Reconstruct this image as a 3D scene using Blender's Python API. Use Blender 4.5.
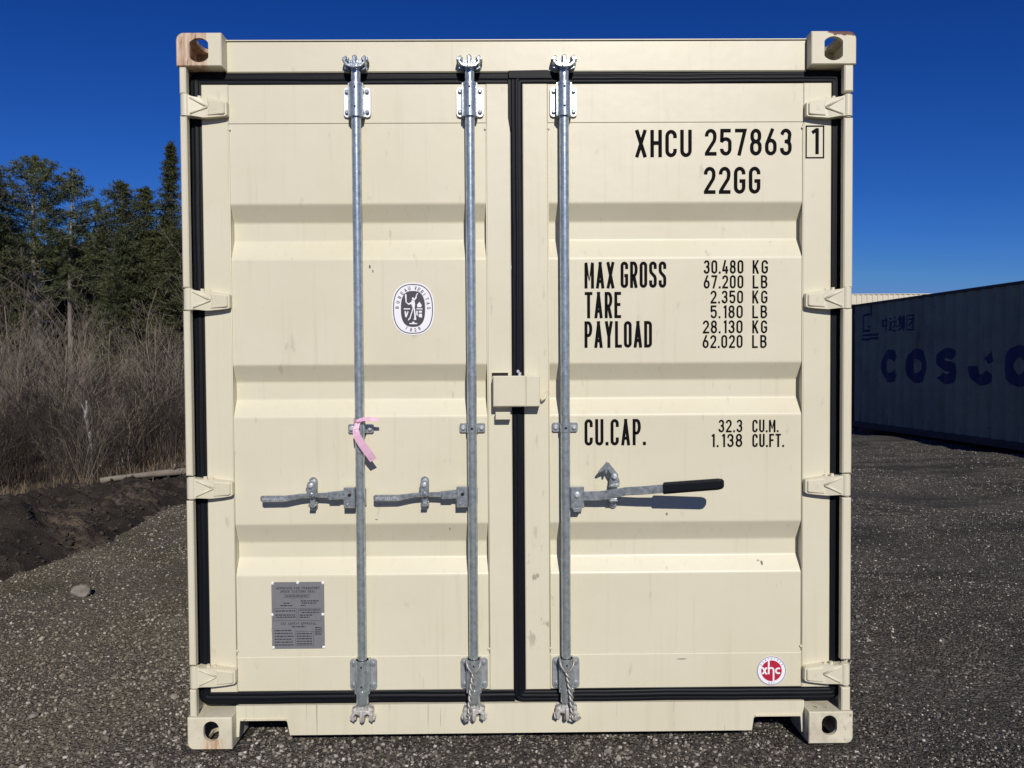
import bpy, bmesh, math, random
import numpy as np
from mathutils import Vector, Matrix, Euler
R = math.radians
random.seed(7)
for o in list(bpy.data.objects): bpy.data.objects.remove(o)
scene = bpy.context.scene
COL = scene.collection

# ------------------------------------------------------------------ camera
CX, CY, CZ, YAW, PITCH, ROLL, FPX = -0.0475, -2.754, 1.3978, 0.0077, 0.0248, -0.0061, 761.0
def cam_axes():
    cy, sy, cp, sp = math.cos(YAW), math.sin(YAW), math.cos(PITCH), math.sin(PITCH)
    f = Vector((sy*cp, cy*cp, -sp)); r = Vector((cy, -sy, 0)); u = r.cross(f)
    cr, sr = math.cos(ROLL), math.sin(ROLL)
    return r*cr+u*sr, u*cr-r*sr, f
_r, _u, _f = cam_axes()
cd = bpy.data.cameras.new('camera'); cam = bpy.data.objects.new('camera', cd); COL.objects.link(cam)
M = Matrix.Identity(4)
for i in range(3): M[i][0] = _r[i]; M[i][1] = _u[i]; M[i][2] = -_f[i]
M[0][3], M[1][3], M[2][3] = CX, CY, CZ
cam.matrix_world = M
cd.sensor_width = 36; cd.lens = FPX/1024*36; cd.clip_start = .05; cd.clip_end = 5000
scene.camera = cam

# ------------------------------------------------------------------ light
SUN_EL, SUN_AZ = R(32), R(9.6)      # azimuth measured from -Y (behind the camera) towards +X
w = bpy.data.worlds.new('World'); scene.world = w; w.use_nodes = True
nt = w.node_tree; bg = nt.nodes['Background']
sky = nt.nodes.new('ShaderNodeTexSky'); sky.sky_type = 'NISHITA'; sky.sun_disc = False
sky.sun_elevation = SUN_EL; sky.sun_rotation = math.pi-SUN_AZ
sky.air_density = 1.0; sky.dust_density = 0.0; sky.ozone_density = 6.0; sky.altitude = 0
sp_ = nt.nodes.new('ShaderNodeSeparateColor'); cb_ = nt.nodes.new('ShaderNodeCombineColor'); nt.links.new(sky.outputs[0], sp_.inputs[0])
for i_, (pw_, gn_, mx_) in enumerate(((2.1, 2.0, .38), (1.55, 1.15, .37), (1.25, 1.42, .46))):      # deeper, clearer winter blue; cap dims the unseen sunward sky to cut fill light
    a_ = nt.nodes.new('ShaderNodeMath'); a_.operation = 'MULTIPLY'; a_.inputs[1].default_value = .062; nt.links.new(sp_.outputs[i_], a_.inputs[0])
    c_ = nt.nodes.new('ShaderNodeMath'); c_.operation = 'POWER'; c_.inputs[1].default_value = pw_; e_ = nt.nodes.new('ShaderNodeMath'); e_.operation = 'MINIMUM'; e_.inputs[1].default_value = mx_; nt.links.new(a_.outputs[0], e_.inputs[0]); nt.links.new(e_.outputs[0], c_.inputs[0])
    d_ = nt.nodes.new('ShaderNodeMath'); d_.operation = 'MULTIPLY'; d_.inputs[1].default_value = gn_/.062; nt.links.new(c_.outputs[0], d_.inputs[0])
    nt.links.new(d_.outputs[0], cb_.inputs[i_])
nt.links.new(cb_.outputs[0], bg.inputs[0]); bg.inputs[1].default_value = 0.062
sd = bpy.data.lights.new('sun', 'SUN'); sun = bpy.data.objects.new('sun', sd); COL.objects.link(sun)
sd.energy = 4.1; sd.angle = R(.5); sd.color = (1.0, .945, .85)
tow = Vector((math.sin(SUN_AZ)*math.cos(SUN_EL), -math.cos(SUN_AZ)*math.cos(SUN_EL), math.sin(SUN_EL)))
sun.rotation_euler = tow.to_track_quat('Z', 'Y').to_euler()
scene.view_settings.view_transform = 'Standard'; scene.view_settings.look = 'None'
scene.view_settings.exposure = 0.0; scene.view_settings.gamma = 1.0
scene.view_settings.use_curve_mapping = False

# ------------------------------------------------------------------ materials
def mat(name, col, rough=.5, metal=0., spec=.5, var=None, bump=None, coat=0.):
    """var = (scale, amount, second colour) ; bump = list of (scale, strength, distance, (sx,sy,sz))"""
    m = bpy.data.materials.new(name); m.use_nodes = True
    n = m.node_tree.nodes; l = m.node_tree.links; p = n['Principled BSDF']
    p.inputs['Base Color'].default_value = (*col, 1); p.inputs['Roughness'].default_value = rough
    p.inputs['Metallic'].default_value = metal; p.inputs['Specular IOR Level'].default_value = spec
    if coat: p.inputs['Coat Weight'].default_value = coat
    tc = n.new('ShaderNodeTexCoord')
    if var:
        sc, amt, c2 = var
        no = n.new('ShaderNodeTexNoise'); no.inputs['Scale'].default_value = sc; no.inputs['Detail'].default_value = 6
        no.inputs['Roughness'].default_value = .65
        l.new(tc.outputs['Object'], no.inputs['Vector'])
        rp = n.new('ShaderNodeMapRange'); rp.inputs[1].default_value = .35; rp.inputs[2].default_value = .7
        rp.inputs[4].default_value = amt; l.new(no.outputs[0], rp.inputs[0])
        mx = n.new('ShaderNodeMix'); mx.data_type = 'RGBA'
        mx.inputs[6].default_value = (*col, 1); mx.inputs[7].default_value = (*c2, 1)
        l.new(rp.outputs[0], mx.inputs[0]); l.new(mx.outputs[2], p.inputs['Base Color'])
    prev = None
    for b in (bump or []):
        sc, st, di, s3 = b
        mp = n.new('ShaderNodeMapping'); mp.inputs['Scale'].default_value = s3
        no = n.new('ShaderNodeTexNoise'); no.inputs['Scale'].default_value = sc; no.inputs['Detail'].default_value = 4
        bp = n.new('ShaderNodeBump'); bp.inputs['Strength'].default_value = st; bp.inputs['Distance'].default_value = di
        l.new(tc.outputs['Object'], mp.inputs[0]); l.new(mp.outputs[0], no.inputs[0]); l.new(no.outputs[0], bp.inputs['Height'])
        if prev: l.new(prev.outputs[0], bp.inputs['Normal'])
        prev = bp
    if prev: l.new(prev.outputs[0], p.inputs['Normal'])
    return m

class NB:
    """small node helper working on an existing material"""
    def __init__(s, m): s.m = m; s.n = m.node_tree.nodes; s.l = m.node_tree.links; s.p = s.n['Principled BSDF']; s.tc = s.n.new('ShaderNodeTexCoord')
    def noise(s, scale, s3=(1,1,1), detail=5, rough=.6, loc=(0,0,0)):
        mp = s.n.new('ShaderNodeMapping'); mp.inputs['Scale'].default_value = s3; mp.inputs['Location'].default_value = loc
        no = s.n.new('ShaderNodeTexNoise'); no.inputs['Scale'].default_value = scale; no.inputs['Detail'].default_value = detail; no.inputs['Roughness'].default_value = rough
        s.l.new(s.tc.outputs['Object'], mp.inputs[0]); s.l.new(mp.outputs[0], no.inputs[0]); return no.outputs[0]
    def rng(s, v, a, b, c=0., d=1.):
        r = s.n.new('ShaderNodeMapRange')
        for i, x in enumerate((a, b, c, d)): r.inputs[i+1].default_value = x
        s.l.new(v, r.inputs[0]); return r.outputs[0]
    def math(s, op, a, b=None):
        k = s.n.new('ShaderNodeMath'); k.operation = op
        for i, v in enumerate((a, b)):
            if v is None: continue
            if isinstance(v, (int, float)): k.inputs[i].default_value = v
            else: s.l.new(v, k.inputs[i])
        return k.outputs[0]
    def xyz(s):
        k = s.n.new('ShaderNodeSeparateXYZ'); s.l.new(s.tc.outputs['Object'], k.inputs[0]); return k.outputs
    def mix(s, fac, a, b):
        k = s.n.new('ShaderNodeMix'); k.data_type = 'RGBA'
        if isinstance(fac, (int, float)): k.inputs[0].default_value = fac
        else: s.l.new(fac, k.inputs[0])
        for i, v in ((6, a), (7, b)):
            if isinstance(v, tuple): k.inputs[i].default_value = (*v, 1)
            else: s.l.new(v, k.inputs[i])
        return k.outputs[2]
    def base(s, c): s.l.new(c, s.p.inputs['Base Color'])
    def src(s):
        k = s.p.inputs['Base Color']
        return k.links[0].from_socket if k.links else tuple(k.default_value[:3])

CREAM = (.635, .600, .462)
CR2 = (.585, .535, .385)
paint_bump = [(2.2, .16, .03, (1,1,1)), (14, .06, .006, (1,1,1)), (900, .05, .001, (1,1,1))]
m_cream = mat('cream_paint', CREAM, .42, var=(2.2, .55, CR2), bump=paint_bump)
b = NB(m_cream)                       # scuffs and faint dirty runs
sc = b.rng(b.noise(26, (1,1,.35), 4, .5), .68, .75)
run = b.rng(b.noise(5, (9,9,.35), 3), .58, .78, 0, .26)
x_, y_, z_ = b.xyz()
loc = b.math('MULTIPLY', b.math('MULTIPLY', b.rng(x_, .02, .04), b.rng(x_, .15, .10)), b.math('MULTIPLY', b.rng(z_, .30, .42), b.rng(z_, .80, .62)))
hs = b.math('MULTIPLY', loc, b.rng(b.noise(38, (1,1,.45), 4, .6), .60, .66))
cc = b.mix(b.math('MULTIPLY', sc, .32), b.mix(run, b.src(), (.45,.39,.27)), (.28,.25,.20))
cc = b.mix(b.math('MULTIPLY', hs, .6), cc, (.16,.14,.11))
for sx_, sz_, rx_, rz_, c_ in ((.905,.652,.0045,.009,(.05,.04,.03)), (.893,.660,.006,.004,(.30,.24,.17)), (-.545,1.762,.004,.008,(.07,.06,.05)), (-.534,1.745,.003,.006,(.15,.12,.09)), (.545,.842,.005,.006,(.2,.17,.13)), (.60,.300,.02,.0022,(.13,.11,.09)), (-.26,.79,.003,.006,(.2,.17,.13)), (-.53,.83,.006,.003,(.25,.21,.16))):
    dx_ = b.math('DIVIDE', b.math('SUBTRACT', x_, sx_), rx_); dz_ = b.math('DIVIDE', b.math('SUBTRACT', z_, sz_), rz_)
    q_ = b.math('ADD', b.math('ADD', b.math('MULTIPLY', dx_, dx_), b.math('MULTIPLY', dz_, dz_)), b.math('MULTIPLY', b.noise(160), 1.2))
    cc = b.mix(b.rng(q_, 1.25, 1.6, .9, 0), cc, c_)
b.base(cc)

def m_sill():
    m = mat('cream_paint_streaked', CREAM, .5, var=(3, .5, CR2), bump=paint_bump)
    b = NB(m)
    fine = b.rng(b.noise(1, (85,85,.9), 2, .4), .655, .70)
    fade = b.rng(b.noise(1, (14,14,7), 2), .45, .6)
    wide = b.rng(b.noise(1, (22,22,1.2), 3), .52, .72, 0, .35)
    c = b.mix(wide, b.src(), (.50,.43,.31))
    c = b.mix(b.math('MULTIPLY', b.math('MULTIPLY', fine, fade), .75), c, (.22,.18,.13))
    b.base(c); return m
m_sillm = m_sill()

def m_worn(name, kind):
    """painted steel casting with chips, rust runs and bare streaks"""
    m = mat(name, CREAM, .6, var=(6, .6, CR2), bump=[(25,.25,.004,(1,1,1)), (400,.15,.001,(1,1,1))])
    b = NB(m); x, y, z = b.xyz()
    c = b.src()
    if kind == 'bare':                 # face scraped down with vertical runs, outer two thirds of the face
        edge = b.rng(x, -1.112, -1.108, 1, 0)
        st = b.rng(b.noise(1, (70,30,7), 4, .6), .36, .60)
        st2 = b.rng(b.noise(1, (110,30,12), 4, .7), .56, .66)
        cc = b.mix(st, (.36,.22,.12), (.62,.48,.36))
        cc = b.mix(st2, cc, (.16,.08,.05))
        c = b.mix(edge, c, cc)
    elif kind == 'foot_left':          # orange run below the hole
        dx = b.math('ABSOLUTE', b.math('ADD', x, 1.125))
        msk = b.math('MULTIPLY', b.rng(dx, .02, .05, 1, 0), b.rng(z, .035, .055, 1, 0))
        st = b.rng(b.noise(1, (90,90,14), 4), .38, .62)
        c = b.mix(b.math('MULTIPLY', msk, st), c, (.45,.25,.13))
        ch = b.rng(b.noise(60, (1,1,1), 4), .66, .70); c = b.mix(b.math('MULTIPLY', ch, .7), c, (.25,.13,.07))
        c = b.mix(b.rng(b.noise(9), .45, .7, 0, .45), c, (.40,.35,.28))
    elif kind == 'foot_right':
        d = b.rng(b.noise(12, (1,1,1), 6, .7), .42, .66); c = b.mix(b.math('MULTIPLY', d, .7), c, (.36,.32,.25))
        ch = b.rng(b.noise(45, (1,1,1), 5), .62, .67); c = b.mix(b.math('MULTIPLY', ch, .8), c, (.10,.08,.065))
    elif kind == 'chip':               # long chip along the top edge
        zz = b.math('ADD', b.math('ADD', z, b.math('MULTIPLY', b.noise(38), .034)), b.math('MULTIPLY', b.math('SUBTRACT', x, 1.15), .10))
        msk = b.math('MULTIPLY', b.rng(zz, 2.594, 2.597, 0, 1), b.rng(x, 1.112, 1.120, 0, 1))
        msk = b.math('MULTIPLY', msk, b.rng(y, .02, .03, 1, .3))
        c = b.mix(msk, c, (.10,.035,.02))
        h = b.rng(b.noise(55, (1,1,1), 4), .68, .71); c = b.mix(b.math('MULTIPLY', h, .5), c, (.3,.2,.12))
    b.base(c); return m
m_tl, m_tr, m_bl, m_br = m_worn('worn_bare', 'bare'), m_worn('worn_chip', 'chip'), m_worn('worn_rust_run', 'foot_left'), m_worn('worn_dirty', 'foot_right')

m_rubber = mat('black_rubber', (.005,.006,.009), .5, spec=.16, bump=[(8,.25,.006,(1,1,1)), (60,.1,.002,(1,1,1))])
m_ink = mat('black_lettering', (.006,.006,.007), .8, spec=.06)
m_galv = mat('galvanized_steel', (.56,.62,.63), .27, .68, var=(55, .8, (.25,.30,.32)), bump=[(90,.35,.0015,(1,1,1)), (14,.3,.003,(1,1,.3))])
m_hw = mat('galvanized_hardware', (.60,.65,.66), .28, .72, var=(70, .9, (.22,.25,.28)), bump=[(120,.5,.0015,(1,1,1)), (26,.4,.003,(1,1,1))])
m_camw = mat('bright_zinc', (.72,.70,.66), .4, .35, var=(60, .8, (.25,.24,.22)), bump=[(60,.5,.002,(1,1,1))])
m_galvd = mat('weathered_galvanized', (.44,.46,.48), .5, .6, var=(40, .7, (.25,.27,.29)), bump=[(70,.4,.0015,(1,1,1))])
m_plate = mat('zinc_plate', (.66,.68,.70), .42, .55, var=(30, .6, (.5,.52,.54)), bump=[(60,.25,.001,(1,1,1))])
m_hole_shade = mat('painted_hole_shade', (.01,.01,.01), .9)  # near-black solid discs and strips, painting the shade inside holes and gaps
m_cable = mat('steel_wire', (.36,.35,.33), .5, .5)
m_pink = mat('pink_tape', (.66,.40,.53), .5, bump=[(30,.5,.004,(1,1,1))])
m_white = mat('sticker_white', (.80,.80,.84), .35)
m_dark = mat('sticker_dark', (.055,.05,.055), .4)
m_blue = mat('sticker_blue', (.12,.13,.28), .4)
m_red = mat('sticker_red', (.42,.018,.045), .35)
m_alu = mat('data_plate_metal', (.21,.215,.225), .5, .2, var=(40, .5, (.15,.155,.165)))
m_aluink = mat('data_plate_ink', (.035,.035,.045), .5)
m_rivet = mat('rivet', (.80,.80,.76), .35, .1)
m_wood = mat('container_floor', (.08,.06,.045), .8)

# ------------------------------------------------------------------ mesh builder
class MB:
    def __init__(s): s.v = []; s.f = []; s.m = []; s.sm = []; s.mats = []
    def mi(s, m):
        if m not in s.mats: s.mats.append(m)
        return s.mats.index(m)
    def add(s, V, F, m, smooth=False, T=None):
        k = len(s.v); i = s.mi(m)
        if T is not None: V = [T @ Vector(p) for p in V]
        s.v += [tuple(p) for p in V]
        for q in F: s.f.append([a+k for a in q]); s.m.append(i); s.sm.append(smooth)
    def box(s, x0, x1, y0, y1, z0, z1, m, T=None, bev=0.):
        if bev > 0:       # bevelled on the four front (y0) edges and front verticals
            e = bev
            V = [(x0,y0+e,z0),(x1,y0+e,z0),(x1,y0+e,z1),(x0,y0+e,z1),(x0+e,y0,z0+e),(x1-e,y0,z0+e),(x1-e,y0,z1-e),(x0+e,y0,z1-e),
                 (x0,y1,z0),(x1,y1,z0),(x1,y1,z1),(x0,y1,z1)]
            F = [(4,5,6,7),(0,1,5,4),(1,2,6,5),(2,3,7,6),(3,0,4,7),(8,9,1,0),(9,10,2,1),(10,11,3,2),(11,8,0,3),(11,10,9,8)]
            s.add(V, F, m, T=T); return
        V = [(x0,y0,z0),(x1,y0,z0),(x1,y1,z0),(x0,y1,z0),(x0,y0,z1),(x1,y0,z1),(x1,y1,z1),(x0,y1,z1)]
        s.add(V, [(0,3,2,1),(4,5,6,7),(0,1,5,4),(1,2,6,5),(2,3,7,6),(3,0,4,7)], m, T=T)
    def prism(s, pts, y0, y1, m, T=None, smooth=False, bev=0.):
        """polygon of (x,z) pulled from y0 (front) to y1"""
        a = sum(pts[i][0]*pts[(i+1)%len(pts)][1]-pts[(i+1)%len(pts)][0]*pts[i][1] for i in range(len(pts)))
        if a < 0: pts = pts[::-1]
        n = len(pts)
        if bev > 0:
            c = (sum(p[0] for p in pts)/n, sum(p[1] for p in pts)/n)
            inn = []
            for i in range(n):
                p0, p1, p2 = Vector(pts[i-1]), Vector(pts[i]), Vector(pts[(i+1)%n])
                d1 = (p1-p0).normalized(); d2 = (p2-p1).normalized()
                n1 = Vector((-d1.y, d1.x)); n2 = Vector((-d2.y, d2.x)); nn = (n1+n2)
                L = max(nn.length_squared/2, .35); nn = nn/ L
                inn.append((p1.x+nn.x*bev, p1.y+nn.y*bev))
            V = [(x,y0,z) for x,z in inn]+[(x,y0+bev,z) for x,z in pts]+[(x,y1,z) for x,z in pts]
            F = [list(range(n))]+[(i,(i+1)%n)[::-1]+( (i)+n, (i+1)%n+n) for i in range(n)]+[((i+1)%n+n, i+n, i+2*n, (i+1)%n+2*n) for i in range(n)]+[list(range(3*n-1, 2*n-1, -1))]
        else:
            V = [(x,y0,z) for x,z in pts]+[(x,y1,z) for x,z in pts]
            F = [list(range(n))]+[((i+1)%n, i, i+n, (i+1)%n+n) for i in range(n)]+[list(range(2*n-1, n-1, -1))]
        s.add(V, F, m, smooth, T)
    def cyl(s, p0, p1, r0, m, r1=None, n=14, caps=True):
        r1 = r0 if r1 is None else r1
        p0, p1 = Vector(p0), Vector(p1); d = (p1-p0).normalized()
        a = d.orthogonal().normalized(); c = d.cross(a)
        V = []
        for p, r in ((p0, r0), (p1, r1)):
            for i in range(n):
                t = 2*math.pi*i/n; V.append(p+a*(r*math.cos(t))+c*(r*math.sin(t)))
        s.add(V, [(i,(i+1)%n,(i+1)%n+n,i+n) for i in range(n)], m, True)
        if caps: s.add(V, [tuple(range(n-1,-1,-1)), tuple(range(n,2*n))], m, False)
    def tube(s, P, r, m, n=8, smooth=True, rad=None, flat=None):
        P = [Vector(p) for p in P]; V = []; up = None
        for i, p in enumerate(P):
            d = (P[min(i+1,len(P)-1)]-P[max(i-1,0)]).normalized()
            if up is None: up = d.orthogonal().normalized()
            up = (up-d*up.dot(d)).normalized(); c = d.cross(up)
            rr = rad[i] if rad else r
            for k in range(n):
                t = 2*math.pi*k/n; V.append(p+up*(rr*math.cos(t))+c*(rr*math.sin(t)))
        F = [(i*n+k, i*n+(k+1)%n, (i+1)*n+(k+1)%n, (i+1)*n+k) for i in range(len(P)-1) for k in range(n)]
        F += [tuple(range(n-1,-1,-1)), tuple(range((len(P)-1)*n, len(P)*n))]
        s.add(V, F, m, smooth)
    def bolt(s, x, y, z, r, h, m, n=10):
        s.cyl((x,y,z), (x,y-h*.6,z), r, m, n=n, caps=False)
        s.cyl((x,y-h*.6,z), (x,y-h,z), r, m, r1=r*.55, n=n)
    def build(s, name, parent=None, loc=None):
        me = bpy.data.meshes.new(name); me.from_pydata(s.v, [], s.f)
        for m in s.mats: me.materials.append(m)
        me.polygons.foreach_set('material_index', s.m); me.polygons.foreach_set('use_smooth', s.sm); me.update()
        return link(name, me, parent, loc)
def link(name, me, parent=None, loc=None):
    o = bpy.data.objects.new(name, me); COL.objects.link(o)
    if parent: o.parent = parent
    if loc: o.location = loc
    return o
def tag(o, label=None, cat=None, group=None, kind=None):
    for k, v in (('label', label), ('category', cat), ('group', group), ('kind', kind)):
        if v: o[k] = v
    return o
def empty(name, loc=(0,0,0), rz=0):
    o = bpy.data.objects.new(name, None); COL.objects.link(o); o.location = loc; o.rotation_euler = (0,0,rz); o.empty_display_size = .2
    return o
def copy_tree(o, parent=None):
    c = o.copy(); COL.objects.link(c); c.parent = parent
    for ch in [x for x in o.children]: copy_tree(ch, c)
    return c

# ------------------------------------------------------------------ stroke lettering
def arc(cx, cy, rx, ry, a0, a1, n=9):
    return [(cx+rx*math.cos(R(a0+(a1-a0)*i/n)), cy+ry*math.sin(R(a0+(a1-a0)*i/n))) for i in range(n+1)]
GW = {'1':.42, '.':.26, ',':.26, ' ':.6, 'I':.2, 'M':1.22, 'W':1.4, 'L':.88, 'E':.88, 'F':.88, '/':.8, '-':.6, 'T':1.0, 'A':1.08, 'V':1.08, 'X':1.05, 'Y':1.05}
def glyph(ch, w, h, s):
    """list of (polyline, closed) strokes, centre lines, in a w x h box"""
    x0, x1, y0, y1 = s/2, w-s/2, s/2, h-s/2
    xm, ym = (x0+x1)/2, h*.52
    r = (x1-x0)/2; q = r*1.15
    o = lambda a, b, ra=r, rb=q: arc(xm, b-rb, ra, rb, 0, 180)+arc(xm, a+rb, ra, rb, 180, 360)
    D = {
     '0': [(o(y0,y1), 1)], 'O': [(o(y0,y1), 1)], 'Q': [(o(y0,y1), 1), ([(xm,h*.25),(x1,0)], 0)],
     'C': [([(x1,h*.70)]+arc(xm,y1-q,r,q,0,180)+arc(xm,y0+q,r,q,180,360)+[(x1,h*.30)], 0)],
     'G': [([(x1,h*.72)]+arc(xm,y1-q,r,q,0,180)+arc(xm,y0+q,r,q,180,360)+[(x1,h*.47),(xm*.98,h*.47)], 0)],
     'U': [([(x0,h)]+arc(xm,y0+q,r,q,180,360)+[(x1,h)], 0)],
     'S': [([(x1,h*.72)]+arc(xm,y1-q,r,q,0,180)+[(x0,h*.66),(x0+(x1-x0)*.12,h*.58),(x1-(x1-x0)*.12,h*.43),(x1,h*.35)]+arc(xm,y0+q,r,q,0,-180)+[(x0,h*.28)], 0)],
     '2': [([(x0,h*.72)]+arc(xm,y1-q,r,q,180,0)+[(x1,h*.66),(x1-(x1-x0)*.08,h*.55),(x0+s*.1,s*.95)], 0), ([(0,y0),(w,y0)], 0)],
     '3': [([(x0,h*.78)]+arc(xm,y1-q*.95,r*.95,q*.95,170,-20)+[(x1-r*.25,ym+s*.2),(xm,ym)], 0), ([(xm*.8,ym),(xm,ym)]+arc(xm,ym-q,r,q,75,0)+arc(xm,y0+q,r,q,0,-180)+[(x0,h*.27)], 0)],
     '4': [([(x1*.62,h),(x0,h*.27)], 0), ([(0,h*.24),(w,h*.24)], 0), ([(w*.72,h*.55),(w*.72,0)], 0)],
     '5': [([(w*.93,y1),(x0+s*.1,y1),(x0+s*.02,h*.56)]+arc(xm,h*.62-q*.75,r,q*.75,150,0)+arc(xm,y0+q,r,q,0,-180)+[(x0,h*.25)], 0)],
     '6': [(arc(xm,h*.56-q,r,q,0,180)+arc(xm,y0+q,r,q,180,360), 1), ([(xm+r*.45,h),(x0+s*.05,h*.44)], 0)],
     '7': [([(0,y1),(x1,y1),(x0+(x1-x0)*.28,0)], 0)],
     '8': [(arc(xm,y1-q*.92,r*.9,q*.92,0,180)+arc(xm,ym+q*.9,r*.9,q*.9,180,360), 1), (arc(xm,ym-q,r,q,0,180)+arc(xm,y0+q,r,q,180,360), 1)],
     '9': [(arc(xm,h*.44+q,r,q,180,360)+arc(xm,y1-q,r,q,0,180), 1), ([(xm-r*.45,0),(x1-s*.05,h*.56)], 0)],
     '1': [([(x1,h),(x1,0)], 0), ([(0,h*.83),(x1,h*.955)], 0)],
     '.': [([(w*.5,0),(w*.5,s*1.15)], 0)], ',': [([(w*.5,s),(w*.3,-s)], 0)],
     'X': [([(x0,0),(x1,h)], 0), ([(x0,h),(x1,0)], 0)],
     'H': [([(x0,0),(x0,h)], 0), ([(x1,0),(x1,h)], 0), ([(x0,ym),(x1,ym)], 0)],
     'K': [([(x0,0),(x0,h)], 0), ([(x1,h),(x0+s*.3,h*.42)], 0), ([(x0+(x1-x0)*.35,h*.58),(x1,0)], 0)],
     'L': [([(x0,h),(x0,y0),(w,y0)], 0)],
     'B': [([(x0,y0),(x0,y1),(xm,y1)]+arc(xm,ym+(y1-ym)/2,r*.9,(y1-ym)/2,90,-90)+[(x0,ym)], 0), ([(xm,ym)]+arc(xm,(ym+y0)/2,r,(ym-y0)/2,90,-90)+[(x0,y0)], 0)],
     'P': [([(x0,0),(x0,y1),(xm,y1)]+arc(xm,y1-h*.24,r,h*.24,90,-90)+[(x0,y1-h*.48)], 0)],
     'R': [([(x0,0),(x0,y1),(xm,y1)]+arc(xm,y1-h*.24,r,h*.24,90,-90)+[(x0,y1-h*.48)], 0), ([(xm,h*.45),(x1,0)], 0)],
     'D': [([(x0,y0),(x0,y1),(xm,y1)]+arc(xm,y1-q,r,q,90,0)+arc(xm,y0+q,r,q,0,-90), 1)],
     'M': [([(x0,0),(x0,y1)], 0), ([(x0,h*.98),(xm,h*.3),(x1,h*.98)], 0), ([(x1,y1),(x1,0)], 0)],
     'N': [([(x0,0),(x0,h)], 0), ([(x0,h),(x1,0)], 0), ([(x1,0),(x1,h)], 0)],
     'A': [([(x0*.9,0),(xm+s*.1,h)], 0), ([(xm-s*.1,h),(x1,0)], 0), ([(x0+s*.6,h*.27),(x1-s*.6,h*.27)], 0)],
     'V': [([(x0,h),(xm,0)], 0), ([(xm,0),(x1,h)], 0)],
     'Y': [([(x0,h),(xm,h*.42)], 0), ([(x1,h),(xm,h*.42)], 0), ([(xm,h*.44),(xm,0)], 0)],
     'T': [([(0,y1),(w,y1)], 0), ([(xm,y1),(xm,0)], 0)],
     'E': [([(w,y1),(x0,y1),(x0,y0),(w,y0)], 0), ([(x0,ym),(w*.9,ym)], 0)],
     'F': [([(w,y1),(x0,y1),(x0,0)], 0), ([(x0,ym),(w*.9,ym)], 0)],
     'I': [([(xm,0),(xm,h)], 0)], 'Z': [([(0,y1),(x1,y1),(x0,y0),(w,y0)], 0)], '-': [([(0,ym),(w,ym)], 0)], '/': [([(0,0),(w,h)], 0)],
    }
    return D.get(ch, [])
def stroke(mb, pts, closed, s, y, m, T2=None):
    """flat stroke of width s along pts in the xz plane at depth y; T2 maps (x,z)->(x,z)"""
    P = [Vector(p) for p in pts]
    Q = [P[0]]
    for p in P[1:]:
        if (p-Q[-1]).length > 1e-6: Q.append(p)
    if closed and (Q[0]-Q[-1]).length < 1e-6: Q.pop()
    n = len(Q); L = []; Rr = []
    for i in range(n):
        a = Q[i-1] if (i or closed) else None; c = Q[(i+1)%n] if (i < n-1 or closed) else None
        d1 = (Q[i]-a).normalized() if a is not None else (c-Q[i]).normalized()
        d2 = (c-Q[i]).normalized() if c is not None else d1
        n1 = Vector((-d1.y,d1.x)); n2 = Vector((-d2.y,d2.x)); nn = n1+n2
        if nn.length < 1e-4: nn = n1
        k = min(1/max(nn.length_squared/2, .2), 2.2)
        nn = nn*(k*s/2); L.append(Q[i]+nn); Rr.append(Q[i]-nn)
    f = T2 or (lambda a, b: (a, b))
    V = []
    for a, c in zip(L, Rr):
        u = f(a.x, a.y); v = f(c.x, c.y); V += [(u[0], y, u[1]), (v[0], y, v[1])]
    F = [(2*i, 2*i+1, (2*i+3)%(2*n), (2*i+2)%(2*n)) for i in range(n if closed else n-1)]
    mb.add(V, F, m)
def text(mb, s, x0, x1, z0, z1, y, m, th=.135, gap=.28, T2=None):
    ws = [GW.get(c, 1.) for c in s]; h = z1-z0
    pad = [.28 if (c == '1' and i_) else 0. for i_, c in enumerate(s)]
    unit = (x1-x0)/(sum(ws)+sum(pad)+gap*(len(s)-1)); t = h*th; x = x0
    for c, g, p_ in zip(s, ws, pad):
        x += p_*unit
        for k, (P, cl) in enumerate(glyph(c, g*unit, h, t)):
            stroke(mb, [(x+a, z0+b_) for a, b_ in P], cl, t, y-k*.0003, m, T2)
        x += (g+gap)*unit

# ================================================================== THE CONTAINER
W2, HT, LEN = 1.219, 2.591, 6.058
YD, YP, YC = .048, .052, .090        # door frame face, panel face, channel floor
cont = empty('shipping_container')
tag(cont, 'cream shipping container seen square on at its closed double doors', 'shipping container')

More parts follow.
